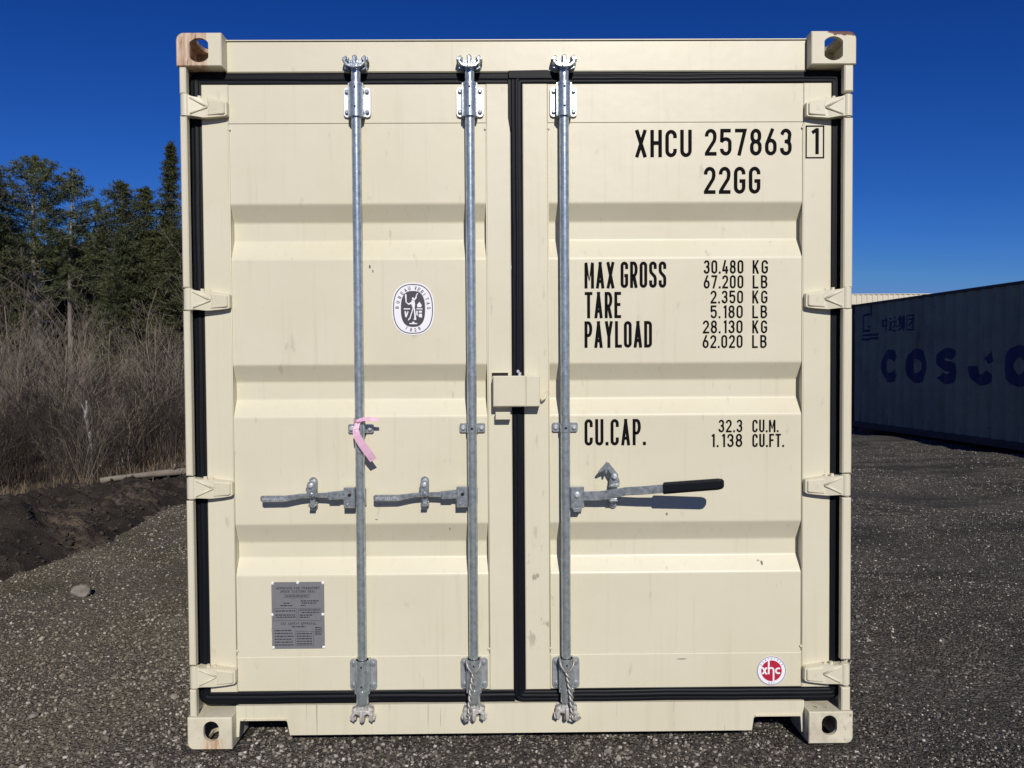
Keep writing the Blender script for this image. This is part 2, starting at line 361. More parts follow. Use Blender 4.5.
# --- corner castings (hollow, three holes)
def bool_mesh(base, cutters, name):
    ob = base.build('tmp'); cs = [c.build('tmpc') for c in cutters]
    for c in cs:
        md = ob.modifiers.new('b', 'BOOLEAN'); md.operation = 'DIFFERENCE'; md.object = c; md.solver = 'EXACT'
    bpy.context.view_layer.update()
    me = bpy.data.meshes.new_from_object(ob.evaluated_get(bpy.context.evaluated_depsgraph_get())); me.name = name
    for o in [ob]+cs: bpy.data.objects.remove(o)
    return me
def casting_mesh(top):
    A = MB(); rr = .027 if top else .024
    pts = [(-.162,-.118),(0,-.118)] + [(-rr+rr*math.cos(R(a)), -rr+rr*math.sin(R(a))) for a in range(0,91,15)] + [(-.162,0)]
    A.prism(pts, 0, .178, m_cream, bev=.003)
    c1 = MB(); c1.box(-.148,-.014,.014,.164,-.104,-.014,m_cream)
    c2 = MB()
    if top:
        cx, cz, hw, rad = -.082, -.062, .0335, .043
        P = [(max(-hw,min(hw,rad*math.cos(R(a)))), rad*math.sin(R(a))) for a in range(0,360,10)]
    else:
        cx, cz, hw = -.087, -.068, .0285
        P = [(hw*math.cos(R(a)), .009*(1 if a < 180 else -1)+ .028*math.sin(R(a))) for a in range(0,360,12)]
    c2.prism([(cx+a, cz+b_) for a, b_ in P], -.05, .03, m_cream)
    c3 = MB(); P = [(.031*math.cos(R(a)), (.031 if math.sin(R(a)) >= 0 else -.031)+.031*math.sin(R(a))) for a in range(0,360,12)]
    V = [(-.080+a, .089+b_, z) for z in (-.03,.05) for a, b_ in P]; n = len(P)
    c3.add(V, [tuple(range(n-1,-1,-1)), tuple(range(n,2*n))]+[(i,(i+1)%n,(i+1)%n+n,i+n) for i in range(n)], m_cream)
    c4 = MB(); P = [((.012 if math.cos(R(a)) >= 0 else -.012)+.025*math.cos(R(a)), .025*math.sin(R(a))) for a in range(0,360,12)]
    V = [(x, .089+a, -.060+b_) for x in (-.03,.05) for a, b_ in P]; n = len(P)
    c4.add(V, [tuple(range(n-1,-1,-1)), tuple(range(n,2*n))]+[(i,(i+1)%n,(i+1)%n+n,i+n) for i in range(n)], m_cream)
    return bool_mesh(A, [c1,c2,c3,c4], 'corner_casting')
ct, cb = casting_mesh(True), casting_mesh(False)
def place_casting(src, sx, top, back, m, label=None):
    me = src.copy(); co = np.empty(len(me.vertices)*3); me.vertices.foreach_get('co', co); co = co.reshape(-1,3)
    if sx < 0: co[:,0] *= -1
    co[:,0] += sx*W2
    if top: co[:,2] += HT
    else: co[:,2] *= -1
    if back: co[:,1] = LEN-co[:,1]
    me.vertices.foreach_set('co', co.ravel())
    if (sx < 0) ^ (not top) ^ back: me.flip_normals()
    me.materials.clear(); me.materials.append(m); me.update()
    o = link('corner_casting', me, cont)
    if label: o['label'] = label
place_casting(ct, -1, True, False, m_tl, 'rust streaked upper left corner casting with bare metal face')
place_casting(ct, 1, True, False, m_tr, 'upper right corner casting with a rusty chip on its rounded corner')
place_casting(cb, -1, False, False, m_bl, 'lower left corner casting with an orange rust run below its hole')
place_casting(cb, 1, False, False, m_br, 'dirty lower right corner casting with scuffed edges')
for s_ in (-1, 1):
    place_casting(ct, s_, True, True, m_cream); place_casting(cb, s_, False, True, m_cream)

# --- posts, header, sill, floor, roof, walls
for s_ in (-1, 1):
    A = MB()
    X = lambda a, b_: (min(s_*a, s_*b_), max(s_*a, s_*b_))
    a, b_ = X(1.187 if s_ < 0 else 1.178, 1.211)
    for z0, z1 in ((.1185,.205),(.309,.906),(.996,1.595),(1.672,2.283),(2.377,2.4725)) if s_ > 0 else ((.1185,.218),(.309,.912),(1.003,1.6),(1.684,2.297),(2.377,2.4725)):
        A.box(a, b_, .004, .030, z0, z1, m_cream, bev=.004)
    a, b_ = X(1.198, 1.211); A.box(a, b_, .0305, .16, .1185, 2.4725, m_cream)
    a, b_ = X(1.100, 1.1975); A.box(a, b_, .116, .158, .1185, 2.4725, m_cream)
    A.build('corner_post', cont)
    A = MB(); a, b_ = X(1.10, 1.211); A.box(a, b_, LEN-.16, LEN-.004, .1185, 2.4725, m_cream); A.build('corner_post', cont)
    # side wall, vertical trapezoid corrugation
    A = MB(); prof = []; y = .162
    while y < LEN-.17:
        prof += [(y,1.204),(y+.072,1.204),(y+.140,1.172),(y+.210,1.172)]; y += .278
    prof = [(min(p, LEN-.162), q_) for p, q_ in prof]
    V = [(s_*q_, p, z) for p, q_ in prof for z in (.16, 2.53)]
    F = [(2*i,2*i+2,2*i+3,2*i+1) if s_ > 0 else (2*i,2*i+1,2*i+3,2*i+2) for i in range(len(prof)-1)]
    A.add(V, F, m_cream); A.build('side_wall', cont)
    A = MB(); a, b_ = X(1.150, 1.2115)
    A.box(a, b_, .179, LEN-.179, .04, .162, m_cream); A.box(a, b_, .179, LEN-.179, 2.528, 2.588, m_cream); A.build('side_rail', cont)
A = MB()          # header with its lip
A.box(-1.056, 1.056, .045, .14, 2.4655, 2.578, m_cream, bev=.004)
A.box(-1.056, 1.056, .041, .16, 2.5785, 2.5815, m_cream)
A.build('door_header', cont)
A = MB()          # sill with the two pockets
prof = [(-1.056,.141),(-1.056,.024),(-1.047,.024),(-1.043,.082),(-1.038,.086),(-.878,.086),(-.868,.080),(-.858,.029),(.861,.031),(.868,.078),(.878,.084),(1.036,.084),(1.043,.080),(1.047,.024),(1.056,.024),(1.056,.141)]
A.prism(prof, .045, .053, m_sillm); A.prism([(-.852,.040),(-.868,.140),(.872,.140),(.857,.040)], .0535, .12, m_sillm)
A.prism([(-1.05,.092),(-1.05,.140),(-.869,.140),(-.869,.092)], .0535, .12, m_sillm); A.prism([(.873,.092),(.873,.140),(1.05,.140),(1.05,.092)], .0535, .12, m_sillm)
# weld lip round the pockets
A.prism([(-1.044,.0865),(-1.044,.0915),(-.868,.0915),(-.868,.0865)], .040, .0448, m_sillm)
A.prism([(.872,.0845),(.872,.0895),(1.044,.0895),(1.044,.0845)], .040, .0448, m_sillm)
A.build('door_sill', cont)
A = MB(); A.box(-1.149,1.149,.121,LEN-.1,.150,.175,m_wood)
for i in range(14): A.box(-1.149,1.149,.35+i*.42,.40+i*.42,.045,.1495,m_cream)
A.build('floor', cont)
A = MB(); A.box(-1.14,1.14,.161,LEN-.1,2.555,2.5575,m_cream); A.build('roof', cont)
A = MB(); V = []; x = -1.1; F = []
pr = []
while x < 1.08: pr += [(x,LEN-.02),(x+.09,LEN-.02),(x+.14,LEN-.055),(x+.21,LEN-.055)]; x += .26
A.add([(a, b_, z) for a, b_ in pr for z in (.05,2.54)], [(2*i,2*i+1,2*i+3,2*i+2) for i in range(len(pr)-1)], m_cream); A.build('end_wall', cont)

# --- doors
CH = [(1.991,1.929,1.860,1.790), (1.403,1.340,1.273,1.211), (.814,.740,.682,.624)]
def door(xl, xr, il, ir):
    """xl..xr leaf, il..ir the corrugated field"""
    A = MB()
    A.box(xl, il, YD, .115, .190, 2.424, m_cream, bev=.003)
    A.box(ir, xr, YD, .115, .190, 2.424, m_cream, bev=.003)
    A.box(il+.0005, ir-.0005, YD+.0015, .115, 2.283, 2.423, m_cream, bev=.0015)
    A.box(il+.0005, ir-.0005, YD+.001, .115, .191, .3225, m_cream, bev=.004)
    prof = [(2.2825, YP)]
    for a, b_, c, d in CH: prof += [(a, YP), (b_, YC), (c, YC), (d, YP)]
    prof += [(.3230, YP)]
    # small bend radii
    P = [prof[0]]
    for i in range(1, len(prof)-1):
        p0, p1, p2 = (Vector(prof[j]) for j in (i-1,i,i+1)); e = .005
        a = p1+(p0-p1).normalized()*e; c = p1+(p2-p1).normalized()*e
        P += [tuple(a), tuple((a+c+p1*2)/4), tuple(c)]
    P.append(prof[-1])
    nx = 2
    V = [(il+.0007+(ir-il-.0014)*k/(nx-1), y, z) for z, y in P for k in range(nx)]
    A.add(V, [(2*i,2*i+2,2*i+3,2*i+1) for i in range(len(P)-1)], m_cream)
    # weld beads along the field
    A.tube([(il+.001, YD+.001, 2.275), (il+.001, YD+.001, .33)], .0022, m_cream, 6)
    A.tube([(ir-.001, YD+.001, 2.275), (ir-.001, YD+.001, .33)], .0022, m_cream, 6)
    for xx in (il+.003, ir-.003):
        for zz in (2.262, .345): A.bolt(xx, YD+.002, zz, .005, .005, m_cream, 8)
    return A
dl = door(-1.151, -.0265, -1.053, -.1145).build('door', cont); dl['label'] = 'left door with two locking bars, round emblem sticker and grey data plate'
dr = door(.0185, 1.151, .1095, 1.048).build('door', cont); dr['label'] = 'right door carrying the black number and weight lettering'

# --- gaskets
def sweep(path, closed, sec, m, mb):
    P = [Vector(p) for p in path]; n = len(P); rings = []
    for i in range(n):
        a = P[i-1] if (i or closed) else None; c = P[(i+1)%n] if (i < n-1 or closed) else None
        d1 = (P[i]-a).normalized() if a is not None else (c-P[i]).normalized()
        d2 = (c-P[i]).normalized() if c is not None else d1
        nn = Vector((-d1.y,d1.x))+Vector((-d2.y,d2.x)); nn = nn/max(nn.length_squared/2, .3)
        rings.append([(P[i].x+nn.x*u, y, P[i].y+nn.y*u) for u, y in sec])
    k = len(sec); V = [v for r_ in rings for v in r_]
    F = [(i*k+j, ((i+1)%n)*k+j, ((i+1)%n)*k+j+1, i*k+j+1) for i in range(n if closed else n-1) for j in range(k-1)]
    mb.add(V, F, m, True)
def wob(path, amp=.0016, seed=1):
    out = []; rr_ = random.Random(seed); ph = [rr_.uniform(0,6.28) for _ in range(4)]
    for i in range(len(path)):
        p = Vector(path[i]); out.append(tuple(p))
        if i == len(path)-1: break
        c = Vector(path[i+1]); L = (c-p).length; k = int(L/.06)
        if k < 2: continue
        d = (c-p)/L; n_ = Vector((-d.y, d.x))
        for j in range(1, k):
            t = j/k; e = min(1, 6*t*(1-t)); u = t*L
            out.append(tuple(p+d*u+n_*(amp*e*(math.sin(u*7+ph[0])+.6*math.sin(u*17+ph[1])+.35*math.sin(u*41+ph[2])))))
    return out
def rpath(pts, r, closed):
    out = []; n = len(pts)
    for i in range(n):
        if not closed and i in (0, n-1): out.append(pts[i]); continue
        p0, p1, p2 = Vector(pts[i-1]), Vector(pts[i]), Vector(pts[(i+1)%n])
        a = p1+(p0-p1).normalized()*r; c = p1+(p2-p1).normalized()*r
        for k in range(7):
            t = k/6; out.append(tuple(a*(1-t)**2+p1*(2*t*(1-t))+c*t*t))
    return out
SEC = lambda hw, y: [(-hw,.112),(-hw,y+.010),(-hw*.92,y+.004),(-hw*.50,y+.0025),(-hw*.40,y+.004),(-hw*.28,y+.004),(-hw*.16,y+.001),(hw*.22,y+.001),(hw*.36,y+.004),(hw*.5,y+.003),(hw*.93,y+.004),(hw,y+.010),(hw,.112)]
# left: open loop (bottom, left, top)
A = MB(); g = rpath([(-.022,.167),(-1.173,.167),(-1.173,2.446),(-.022,2.446)], .014, False)
g = wob(g, .0011, 3)
sweep(g, False, SEC(.0238,.050), m_rubber, A); A.build('door_gasket', dl)
A = MB(); g = rpath([(-.004,.165),(1.172,.165),(1.172,2.445),(-.004,2.445)], .016, True)
g = wob(g+g[:1], .0011, 5)[:-1]
sweep(g, True, SEC(.0218,.046), m_rubber, A)
A.prism([(-.034,2.474),(.11,2.476),(.135,2.467),(.13,2.440),(-.034,2.440)], .0445, .060, m_rubber, bev=.004)   # folded corner flap
A.prism([(-.036,2.44),(-.022,2.44),(-.022,2.27),(-.027,2.25),(-.036,2.30)], .047, .06, m_rubber, bev=.002)
A.build('door_gasket', dr)

# --- hinges
def hinge_mesh():
    """left-hand hinge, centred on z=0, knuckle towards -x"""
    A = MB(); m = m_cream
    A.cyl((-1.194,.017,-.0375), (-1.194,.017,.0375), .0175, m, n=20)
    A.box(-1.2105,-1.178,.014,.030,-.0372,.0372,m)
    pts = [(-1.186,.036),(-1.170,.033),(-1.145,.030),(-1.118,.030),(-1.098,.026),(-1.056,.021),(-1.050,.017),(-1.050,-.028),(-1.056,-.032),(-1.085,-.036),(-1.13,-.040),(-1.170,-.036),(-1.186,-.0365)]
    # blade: front face slopes back towards the door
    n = len(pts); fy = lambda x: .004+.016*min(1, max(0,(x+1.186)/.06)) if x < -1.1 else .020+ (x+1.1)*.08
    V = [(x, fy(x), z) for x, z in pts]+[(x, YD-.0005, z) for x, z in pts]
    cnt = len(V); V.append((-1.12, fy(-1.12), -.003))
    A.add(V, [(cnt,(i+1)%n,i) for i in range(n)]+[(i,(i+1)%n,(i+1)%n+n,i+n) for i in range(n)], m)
    # chevron ribs and end pad
    for za in (.028,-.030):
        A.tube([(-1.176,fy(-1.176)+.001,za),(-1.150,fy(-1.150)-.001,za*.55),(-1.118,fy(-1.118)-.001,-.002)], .0042, m, 8)
    A.prism([(-1.118,.022),(-1.060,.016),(-1.056,.012),(-1.056,-.024),(-1.062,-.028),(-1.118,-.033),(-1.112,-.004)],.0165,.03,m,bev=.003)
    A.box(-1.095,-1.092,.0155,.02,-.012,.004,m); A.box(-1.088,-1.085,.0155,.02,-.012,.004,m)
    A.cyl((-1.150,.030,.030), (-1.150,.030,.040), .007, m, n=10); A.cyl((-1.128,.034,.029), (-1.128,.034,.036), .006, m, n=10)
    A.cyl((-1.194,.017,.0375), (-1.194,.017,.0405), .013, m, n=16); A.cyl((-1.194,.017,-.0415), (-1.194,.017,-.0375), .013, m, n=16)
    return A
hz_l = [2.3365, 1.642, .9575, .2635]; hz_r = [2.328, 1.635, .952, .2535]
h0 = hinge_mesh().build('hinge', dl); h0.location.z = hz_l[0]
for z in hz_l[1:]:
    c = h0.copy(); COL.objects.link(c); c.location.z = z
mr = h0.data.copy(); co = np.empty(len(mr.vertices)*3); mr.vertices.foreach_get('co', co); co = co.reshape(-1,3); co[:,0] *= -1
mr.vertices.foreach_set('co', co.ravel()); mr.flip_normals(); mr.update()
hr = link('hinge', mr, dr, (0,0,hz_r[0]))
for z in hz_r[1:]:
    c = hr.copy(); COL.objects.link(c); c.location.z = z

# --- lock box across the two doors
A = MB(); m = m_cream
A.box(-.0955,.0235,-.004,YD-.0055,1.247,1.359,m,bev=.004)
A.box(.0237,.0745,-.004,YD-.0055,1.247,1.358,m,bev=.003)
A.box(-.100,-.036,YD-.006,YD-.0005,1.240,1.3715,m)
A.box(-.0985,-.040,.036,YD-.0065,1.3595,1.3700,m_hole_shade)
A.box(-.087,-.033,.012,YD-.0005,1.199,1.227,m,bev=.002)
A.cyl((.002,.02,1.358),(.002,.02,1.372),.006,m_plate); A.bolt(-.004,.02,1.375,.006,.006,m_plate)
A.build('lock_box', dl)
A = MB(); A.tube([(.076,.035,1.275),(.086,.028,1.270),(.094,.030,1.277),(.1,.038,1.292),(.102,.046,1.297)], .0045, m_cream, 8)
A.build('lock_hook', dr)

# --- locking bars
ZT, ZB = 2.481, .124
def cam_head(A, z, s):
    """keeper-gripping cam at the end of a bar; s=+1 top, -1 bottom"""
    Z = lambda a: z+s*a
    g = m_hw if s > 0 else m_camw
    A.cyl((0,.022,Z(-.050)), (0,.022,Z(-.006)), .0175, g); A.cyl((0,.022,Z(-.020)), (0,.022,Z(-.008)), .022, g)
    A.prism([(-.012,Z(-.016)),(-.030,Z(-.010)),(-.041,Z(.004)),(-.040,Z(.020)),(-.030,Z(.027)),(-.026,Z(.018)),(-.031,Z(.008)),(-.022,Z(-.001)),
             (-.008,Z(.004)),(-.009,Z(.026)),(.003,Z(.030)),(.008,Z(.024)),(.008,Z(.004)),(.020,Z(-.002)),(.030,Z(.006)),(.024,Z(.019)),(.036,Z(.029)),(.041,Z(.020)),(.038,Z(-.002)),(.026,Z(-.012)),(.012,Z(-.016))], -.004, .030, g, bev=.003)
    A.prism([(-.006,Z(-.02)),(.006,Z(-.02)),(.006,Z(.018)),(0,Z(.026)),(-.006,Z(.018))], -.014, -.0045, g, bev=.002)
def keeper(A, z, s):
    Z = lambda a: z+s*a
    g = m_hw if s > 0 else m_camw; y1 = .0445
    A.prism([(-.036,Z(-.024)),(.036,Z(-.024)),(.040,Z(.0)),(.036,Z(.024)),(-.036,Z(.024)),(-.040,Z(0))], .036, y1, g, bev=.003)
    for sx in (-1, 1):
        A.prism([(sx*.024,Z(.006)),(sx*.047,Z(.010)),(sx*.046,Z(.020)),(sx*.034,Z(.024)),(sx*.022,Z(.018))], .006, .0358, g, bev=.002)
        A.prism([(sx*.020,Z(-.026)),(sx*.038,Z(-.020)),(sx*.040,Z(-.010)),(sx*.024,Z(-.012))], .010, .0358, g, bev=.002)
def bracket(A, z0, z1, flip=False):
    y = YD-.0005
    def rr(x0,x1,z0,z1,r): return [(x1-r+r*math.cos(R(a)), z1-r+r*math.sin(R(a))) for a in (0,45,90)]+[(x0+r+r*math.cos(R(a)), z1-r+r*math.sin(R(a))) for a in (90,135,180)]+[(x0+r+r*math.cos(R(a)), z0+r+r*math.sin(R(a))) for a in (180,225,270)]+[(x1-r+r*math.cos(R(a)), z0+r+r*math.sin(R(a))) for a in (270,315,360)]
    pm = m_galvd if flip else m_plate
    A.prism(rr(-.050,-.0215,z0,z1,.012), y-.007, y, pm, bev=.0015); A.prism(rr(.0215,.050,z0,z1,.012), y-.007, y, pm, bev=.0015)
    for sx in (-1,1):
        for zz in (z0+.018, z1-.018): A.bolt(sx*.0365, y-.0072, zz, .0078, .008, m_galv)
        A.box(sx*.0245-.003, sx*.0245+.003, .012, y-.0005, z0-.004, z1+.004, m_galv)
    h = z1-z0
    A.cyl((0,.020,z0-.004), (0,.020,z1+.006), .0235, m_galv, n=20)
    A.cyl((0,.020,z0-.006), (0,.020,z0+.010), .0250, m_galv, n=20); A.cyl((0,.020,z1-.004), (0,.020,z1+.006), .0250, m_galv, n=20)
    for zz in (z0+h*.24, z1-h*.13): A.cyl((0,-.0030,zz), (0,-.0045,zz), .0038, m_hole_shade, n=10)
    if flip: A.cyl((0,.020,z0-.04),(0,.020,z0-.006), .0225, m_galv, r1=.0235, n=20)
def make_bar(X, hinged):
    A = MB(); A.cyl((0,.020,.150),(0,.020,2.440), .0172, m_galv, n=24)
    rod = A.build('locking_bar', cont, (X,0,0))
    A = MB(); cam_head(A, ZT, 1); A.build('cam', rod)
    A = MB(); cam_head(A, ZB, -1); A.build('cam', rod)
    A = MB(); bracket(A, 2.301, 2.411); A.build('bearing_bracket', rod)
    A = MB(); bracket(A, .199, .314, True); A.build('bearing_bracket', rod)
    A = MB(); z = 1.168; y = YD-.0005      # mid strap
    for sx in (-1,1):
        A.prism([(sx*.0195,z-.017),(sx*.043,z-.017),(sx*.047,z-.012),(sx*.047,z+.012),(sx*.043,z+.017),(sx*.0195,z+.017)], y-.006, y, m_galv, bev=.0015)
        A.bolt(sx*.034, y-.0062, z, .0085, .009, m_plate)
    P = [(-.021,y)]+[(.0195*math.cos(R(a)), .020-.0195*math.sin(R(a))) for a in range(180,-1,-15)]+[(.021,y)]
    V = [(a, b_, zz) for a, b_ in P for zz in (z-.015, z+.015)]
    A.add(V, [(2*i,2*i+2,2*i+3,2*i+1) for i in range(len(P)-1)], m_galv, True)
    A.add([(a*1.0, b_, z+e) for a, b_ in P for e in (.015,)]+[(0,.03,z+.015)], [(i,i+1,len(P)) for i in range(len(P)-1)], m_galv)
    A.cyl((0,.0004,z),(0,-.0012,z),.0045,m_hole_shade,n=10)
    A.build('bar_strap', rod)
    def rivplate(A, rx):
        zz0, zz1 = .868, .990
        A.prism([(rx+.0155*math.cos(R(a)), (zz1-.0155 if a < 180 else zz0+.0155)+.0155*math.sin(R(a))) for a in list(range(0,181,20))+list(range(180,361,20))], .0405, YD-.0005, m_hw, bev=.0015)
        A.bolt(rx, .0405, zz1-.017, .0085, .010, m_plate); A.bolt(rx, .0405, zz0+.017, .0085, .010, m_plate)
    if not hinged:
        A = MB()
        A.box(-.058,-.0175,.000,.030,.882,.956,m_hw,bev=.004); A.box(-.030,.018,.0345,.040,.888,.948,m_hw)
        A.cyl((-.036,.0,.930),(-.036,-.001,.930),.0065,m_hole_shade,n=12); A.bolt(-.045,.0,.896,.004,.003,m_hw)
        A.build('handle_hub', rod)
        A = MB()
        top = [(-.056,.946),(-.10,.942),(-.125,.938),(-.175,.936),(-.215,.935),(-.245,.931),(-.270,.9285),(-.354,.9285)]
        bot = [(-.360,.925),(-.360,.910),(-.354,.9055),(-.270,.9065),(-.245,.912),(-.215,.918),(-.175,.922),(-.125,.920),(-.10,.917),(-.056,.914)]
        A.prism(top+bot, .002, .014, m_hw, bev=.003)
        A.box(-.112,-.072,-.002,.0018,.914,.942,m_hw,bev=.002)
        rnd = random.Random(3)
        for i in range(11):     # raised casting marks on the grip
            xx = -.350+i*.0078; hh = rnd.uniform(.005,.011); zc = .917+rnd.uniform(-.003,.003)
            A.box(xx, xx+.0042, .0005, .0025, zc-hh/2, zc+hh/2, m_plate)
        A.build('handle', rod)
        A = MB(); rivplate(A, -.177)
        rx = -.174
        A.prism([(rx+.016*math.cos(R(a)), (.966 if a < 180 else .938)+.016*math.sin(R(a))) for a in list(range(0,181,20))+list(range(180,361,20))], -.006, .0015, m_hw, bev=.002)
        A.bolt(rx, -.006, .966, .009, .007, m_plate); A.bolt(rx, -.006, .934, .007, .005, m_hw)
        A.prism([(rx-.012,.9255),(rx+.012,.9255),(rx+.008,.894),(rx-.008,.894)], .016, .040, m_hw, bev=.003)
        A.box(rx-.011,rx+.011,-.002,.040,.888,.896,m_hw)
        A.prism([(rx-.015,.96),(rx-.020,.955),(rx-.020,.945),(rx-.015,.945)], .0,.03,m_hw)
        A.build('handle_retainer', rod)
    else:
        A = MB()
        A.box(.0155,.066,.000,.030,.876,.952,m_hw,bev=.004); A.box(-.018,.030,.0345,.040,.884,.944,m_hw)
        A.bolt(.040,.0,.925,.011,.008,m_plate); A.prism([(.022,.8755),(.060,.8755),(.052,.862),(.028,.862)], .004,.026,m_hw,bev=.002)
        A.build('handle_hub', rod)
        # swung-out handle: flat bar following a path in x, y
        X0 = X
        path = [(.232-X0,.006,.919,.034),(.29-X0,.000,.921,.034),(.335-X0,-.012,.929,.033),(.38-X0,-.027,.941,.030),(.45-X0,-.042,.947,.030),(.520-X0,-.058,.956,.031)]
        def bar(A, path, t, m, rnd=0):
            n = len(path); V = []
            for i, (x, y, z, h) in enumerate(path):
                a = Vector(path[max(i-1,0)][:2]); c = Vector(path[min(i+1,n-1)][:2]); d = (c-a).normalized(); nn = Vector((d.y,-d.x))
                e = t*.35
                for (u, v) in ((-.5,-.5+rnd),(-.5+.2,-.5),(.5-.2,-.5),(.5,-.5+rnd),(.5,.5-rnd),(.3,.5),(-.3,.5),(-.5,.5-rnd)):
                    V.append((x+nn.x*u*t, y+nn.y*u*t, z+v*h))
            F = [(i*8+k, i*8+(k+1)%8, (i+1)*8+(k+1)%8, (i+1)*8+k) for i in range(n-1) for k in range(8)]+[tuple(range(7,-1,-1)), tuple(range((n-1)*8, n*8))]
            A.add(V, F, m, False)
        B = MB(); bar(B, path, .011, m_hw, .08)
        gp = [(.510-X0,-.0555,.9555,.038),(.513-X0,-.0562,.956,.041),(.60-X0,-.0755,.9655,.040),(.695-X0,-.0965,.9755,.039),(.708-X0,-.0995,.977,.033),(.714-X0,-.101,.9775,.020)]
        hd = B.build('handle', rod)
        B = MB(); bar(B, gp, .022, m_rubber, .2); g_ = B.build('handle_grip', rod)
        A = MB(); rx = .177; rivplate(A, rx)
        A.prism([(rx-.019,.900),(rx+.010,.900),(rx+.010,.908),(rx-.019,.908)], -.004, .040, m_plate, bev=.002)
        A.prism([(rx-.018,.95),(rx+.018,.95),(rx+.020,.972),(rx+.012,.996),(rx,1.002),(rx-.012,.99)], .010, .022, m_hw, bev=.003)
        A.prism([(rx+.012,.985),(rx+.014,.997),(rx-.020,1.040),(rx-.028,1.043),(rx-.046,1.022),(rx-.060,1.006),(rx-.054,1.004),(rx-.036,1.012),(rx-.034,1.000),(rx-.028,1.000),(rx-.024,1.014),(rx-.012,.994),(rx,.984)], .004, .018, m_hw, bev=.003)
        A.bolt(rx+.001,.004,.990,.010,.008,m_plate)
        A.build('handle_retainer', rod)
    return rod
b1 = make_bar(-.5825, False); b2 = make_bar(-.1725, False); b3 = make_bar(.168, True)
b1['label'] = 'leftmost locking bar with a pink ribbon tied at its middle'
b3['label'] = 'locking bar on the right door with a swung out black gripped handle'
for X in (-.5825,-.1725,.168):
    A = MB(); keeper(A, ZT+.004, 1); A.build('cam_keeper', cont, (X,0,0))
    A = MB(); keeper(A, ZB-.004, -1); A.build('cam_keeper', cont, (X,0,0))

# --- door lettering
YL = YP-.0015
RUNS = [('XHCU',0.4297,0.6384,2.157,2.2559),('257863',0.6869,1.0056,2.1621,2.2588),('1',1.0796,1.1038,2.1647,2.2586),('22GG',0.6833,0.8908,2.0226,2.1207),
('MAX',0.2431,0.3539,1.6783,1.7747),('GROSS',0.376,0.5443,1.6797,1.7758),('TARE',0.2438,0.3776,1.5689,1.6651),('PAYLOAD',0.2423,0.4913,1.46,1.5575),
('30.480',0.6826,0.8287,1.7303,1.7794),('67.200',0.6826,0.8287,1.6759,1.724),('2.350',0.7077,0.8277,1.6208,1.6678),('5.180',0.7077,0.8267,1.5663,1.6134),('28.130',0.6793,0.826,1.5108,1.5583),('62.020',0.6786,0.8261,1.4566,1.5042),
('KG',0.863,0.9195,1.7296,1.7787),('LB',0.8631,0.9177,1.6752,1.7233),('KG',0.8621,0.9179,1.6201,1.6671),('LB',0.8622,0.9169,1.5656,1.6127),('KG',0.8623,0.917,1.51,1.5575),('LB',0.8616,0.9153,1.4558,1.5034),
('CU.CAP.',0.241,0.4667,1.0991,1.1965),('32.3',0.7372,0.8255,1.1447,1.1914),('CU.M.',0.8629,0.9594,1.1439,1.1906),('1.138',0.7131,0.8255,1.0899,1.1389),('CU.FT.',0.863,0.98,1.0889,1.1379)]
GR = {}
for s_, x0, x1, z0, z1 in RUNS:
    big = (z1-z0) > .07
    gap = .40 if s_ in ('KG','LB') else (.30 if s_ not in ('MAX','TARE','GROSS','PAYLOAD') else .26)
    g_ = GR.setdefault((s_, round(z0,2)), MB())
    text(g_, s_, x0, x1, z0, z1, (YD-.0015) if s_ == '1' else YL, m_ink, th=.130 if big and z0 > 2 else (.113 if big else .135), gap=gap)
bx0, bx1, bz0, bz1 = 1.0575, 1.1215, 2.1515, 2.2665
F1 = [g for (k_, z_), g in GR.items() if k_ == '1'][0]
for P in (((bx0,bz0),(bx1,bz0)),((bx0,bz1),(bx1,bz1))): stroke(F1, P, 0, .0045, YD-.0015, m_ink)
for P in (((bx0,bz0-.002),(bx0,bz1+.002)),((bx1,bz0-.002),(bx1,bz1+.002))): stroke(F1, P, 0, .0045, YD-.0017, m_ink)
for g_ in GR.values(): g_.build('lettering', dr)

# --- stickers
def oval(a, b_, p=2.0, n=56):
    out = []
    for i in range(n):
        t = 2*math.pi*i/n; c, s_ = math.cos(t), math.sin(t)
        out.append((a*math.copysign(abs(c)**(2/p), c), b_*math.copysign(abs(s_)**(2/p), s_)))
    return out
ex, ez, y = -.388, 1.6065, YP-.0012
A = MB(); S = lambda P: [(ex+a, ez+b_) for a, b_ in P]
A.prism(S(oval(.0775,.0960,2.5)), y, YP-.0003, m_white)
stroke(A, S(oval(.0715,.0895,2.5)), True, .0035, y-.0003, m_dark)
A.prism(S(oval(.0445,.0660,2.6)), y-.0005, y-.0002, m_dark)
def ringtext(mb, s_, a, b_, a0, a1, h, m, yy, inward=False):
    for i, c in enumerate(s_):
        t = R(a0+(a1-a0)*i/(len(s_)-1)); px, pz = ex+a*math.cos(t), ez+b_*math.sin(t)
        nx_, nz_ = math.cos(t)/a, math.sin(t)/b_; L = math.hypot(nx_, nz_); nx_, nz_ = nx_/L, nz_/L
        if inward: nx_, nz_ = -nx_, -nz_
        tx, tz = nz_, -nx_; w_ = h*.62
        T2 = lambda u, v, px=px, pz=pz, tx=tx, tz=tz, nx_=nx_, nz_=nz_: (px+(u-w_/2)*tx+(v-h/2)*nx_, pz+(u-w_/2)*tz+(v-h/2)*nz_)
        for k, (P, cl) in enumerate(glyph(c, w_*(.4 if c in 'I1' else 1), h, h*.17)): stroke(mb, P, cl, h*.17, yy-k*.0001, m, T2)
ringtext(A, 'BUREAU', .0580, .0775, 176, 103, .0135, m_dark, y-.0004); ringtext(A, 'VERITAS', .0580, .0775, 80, 2, .0135, m_dark, y-.0004)
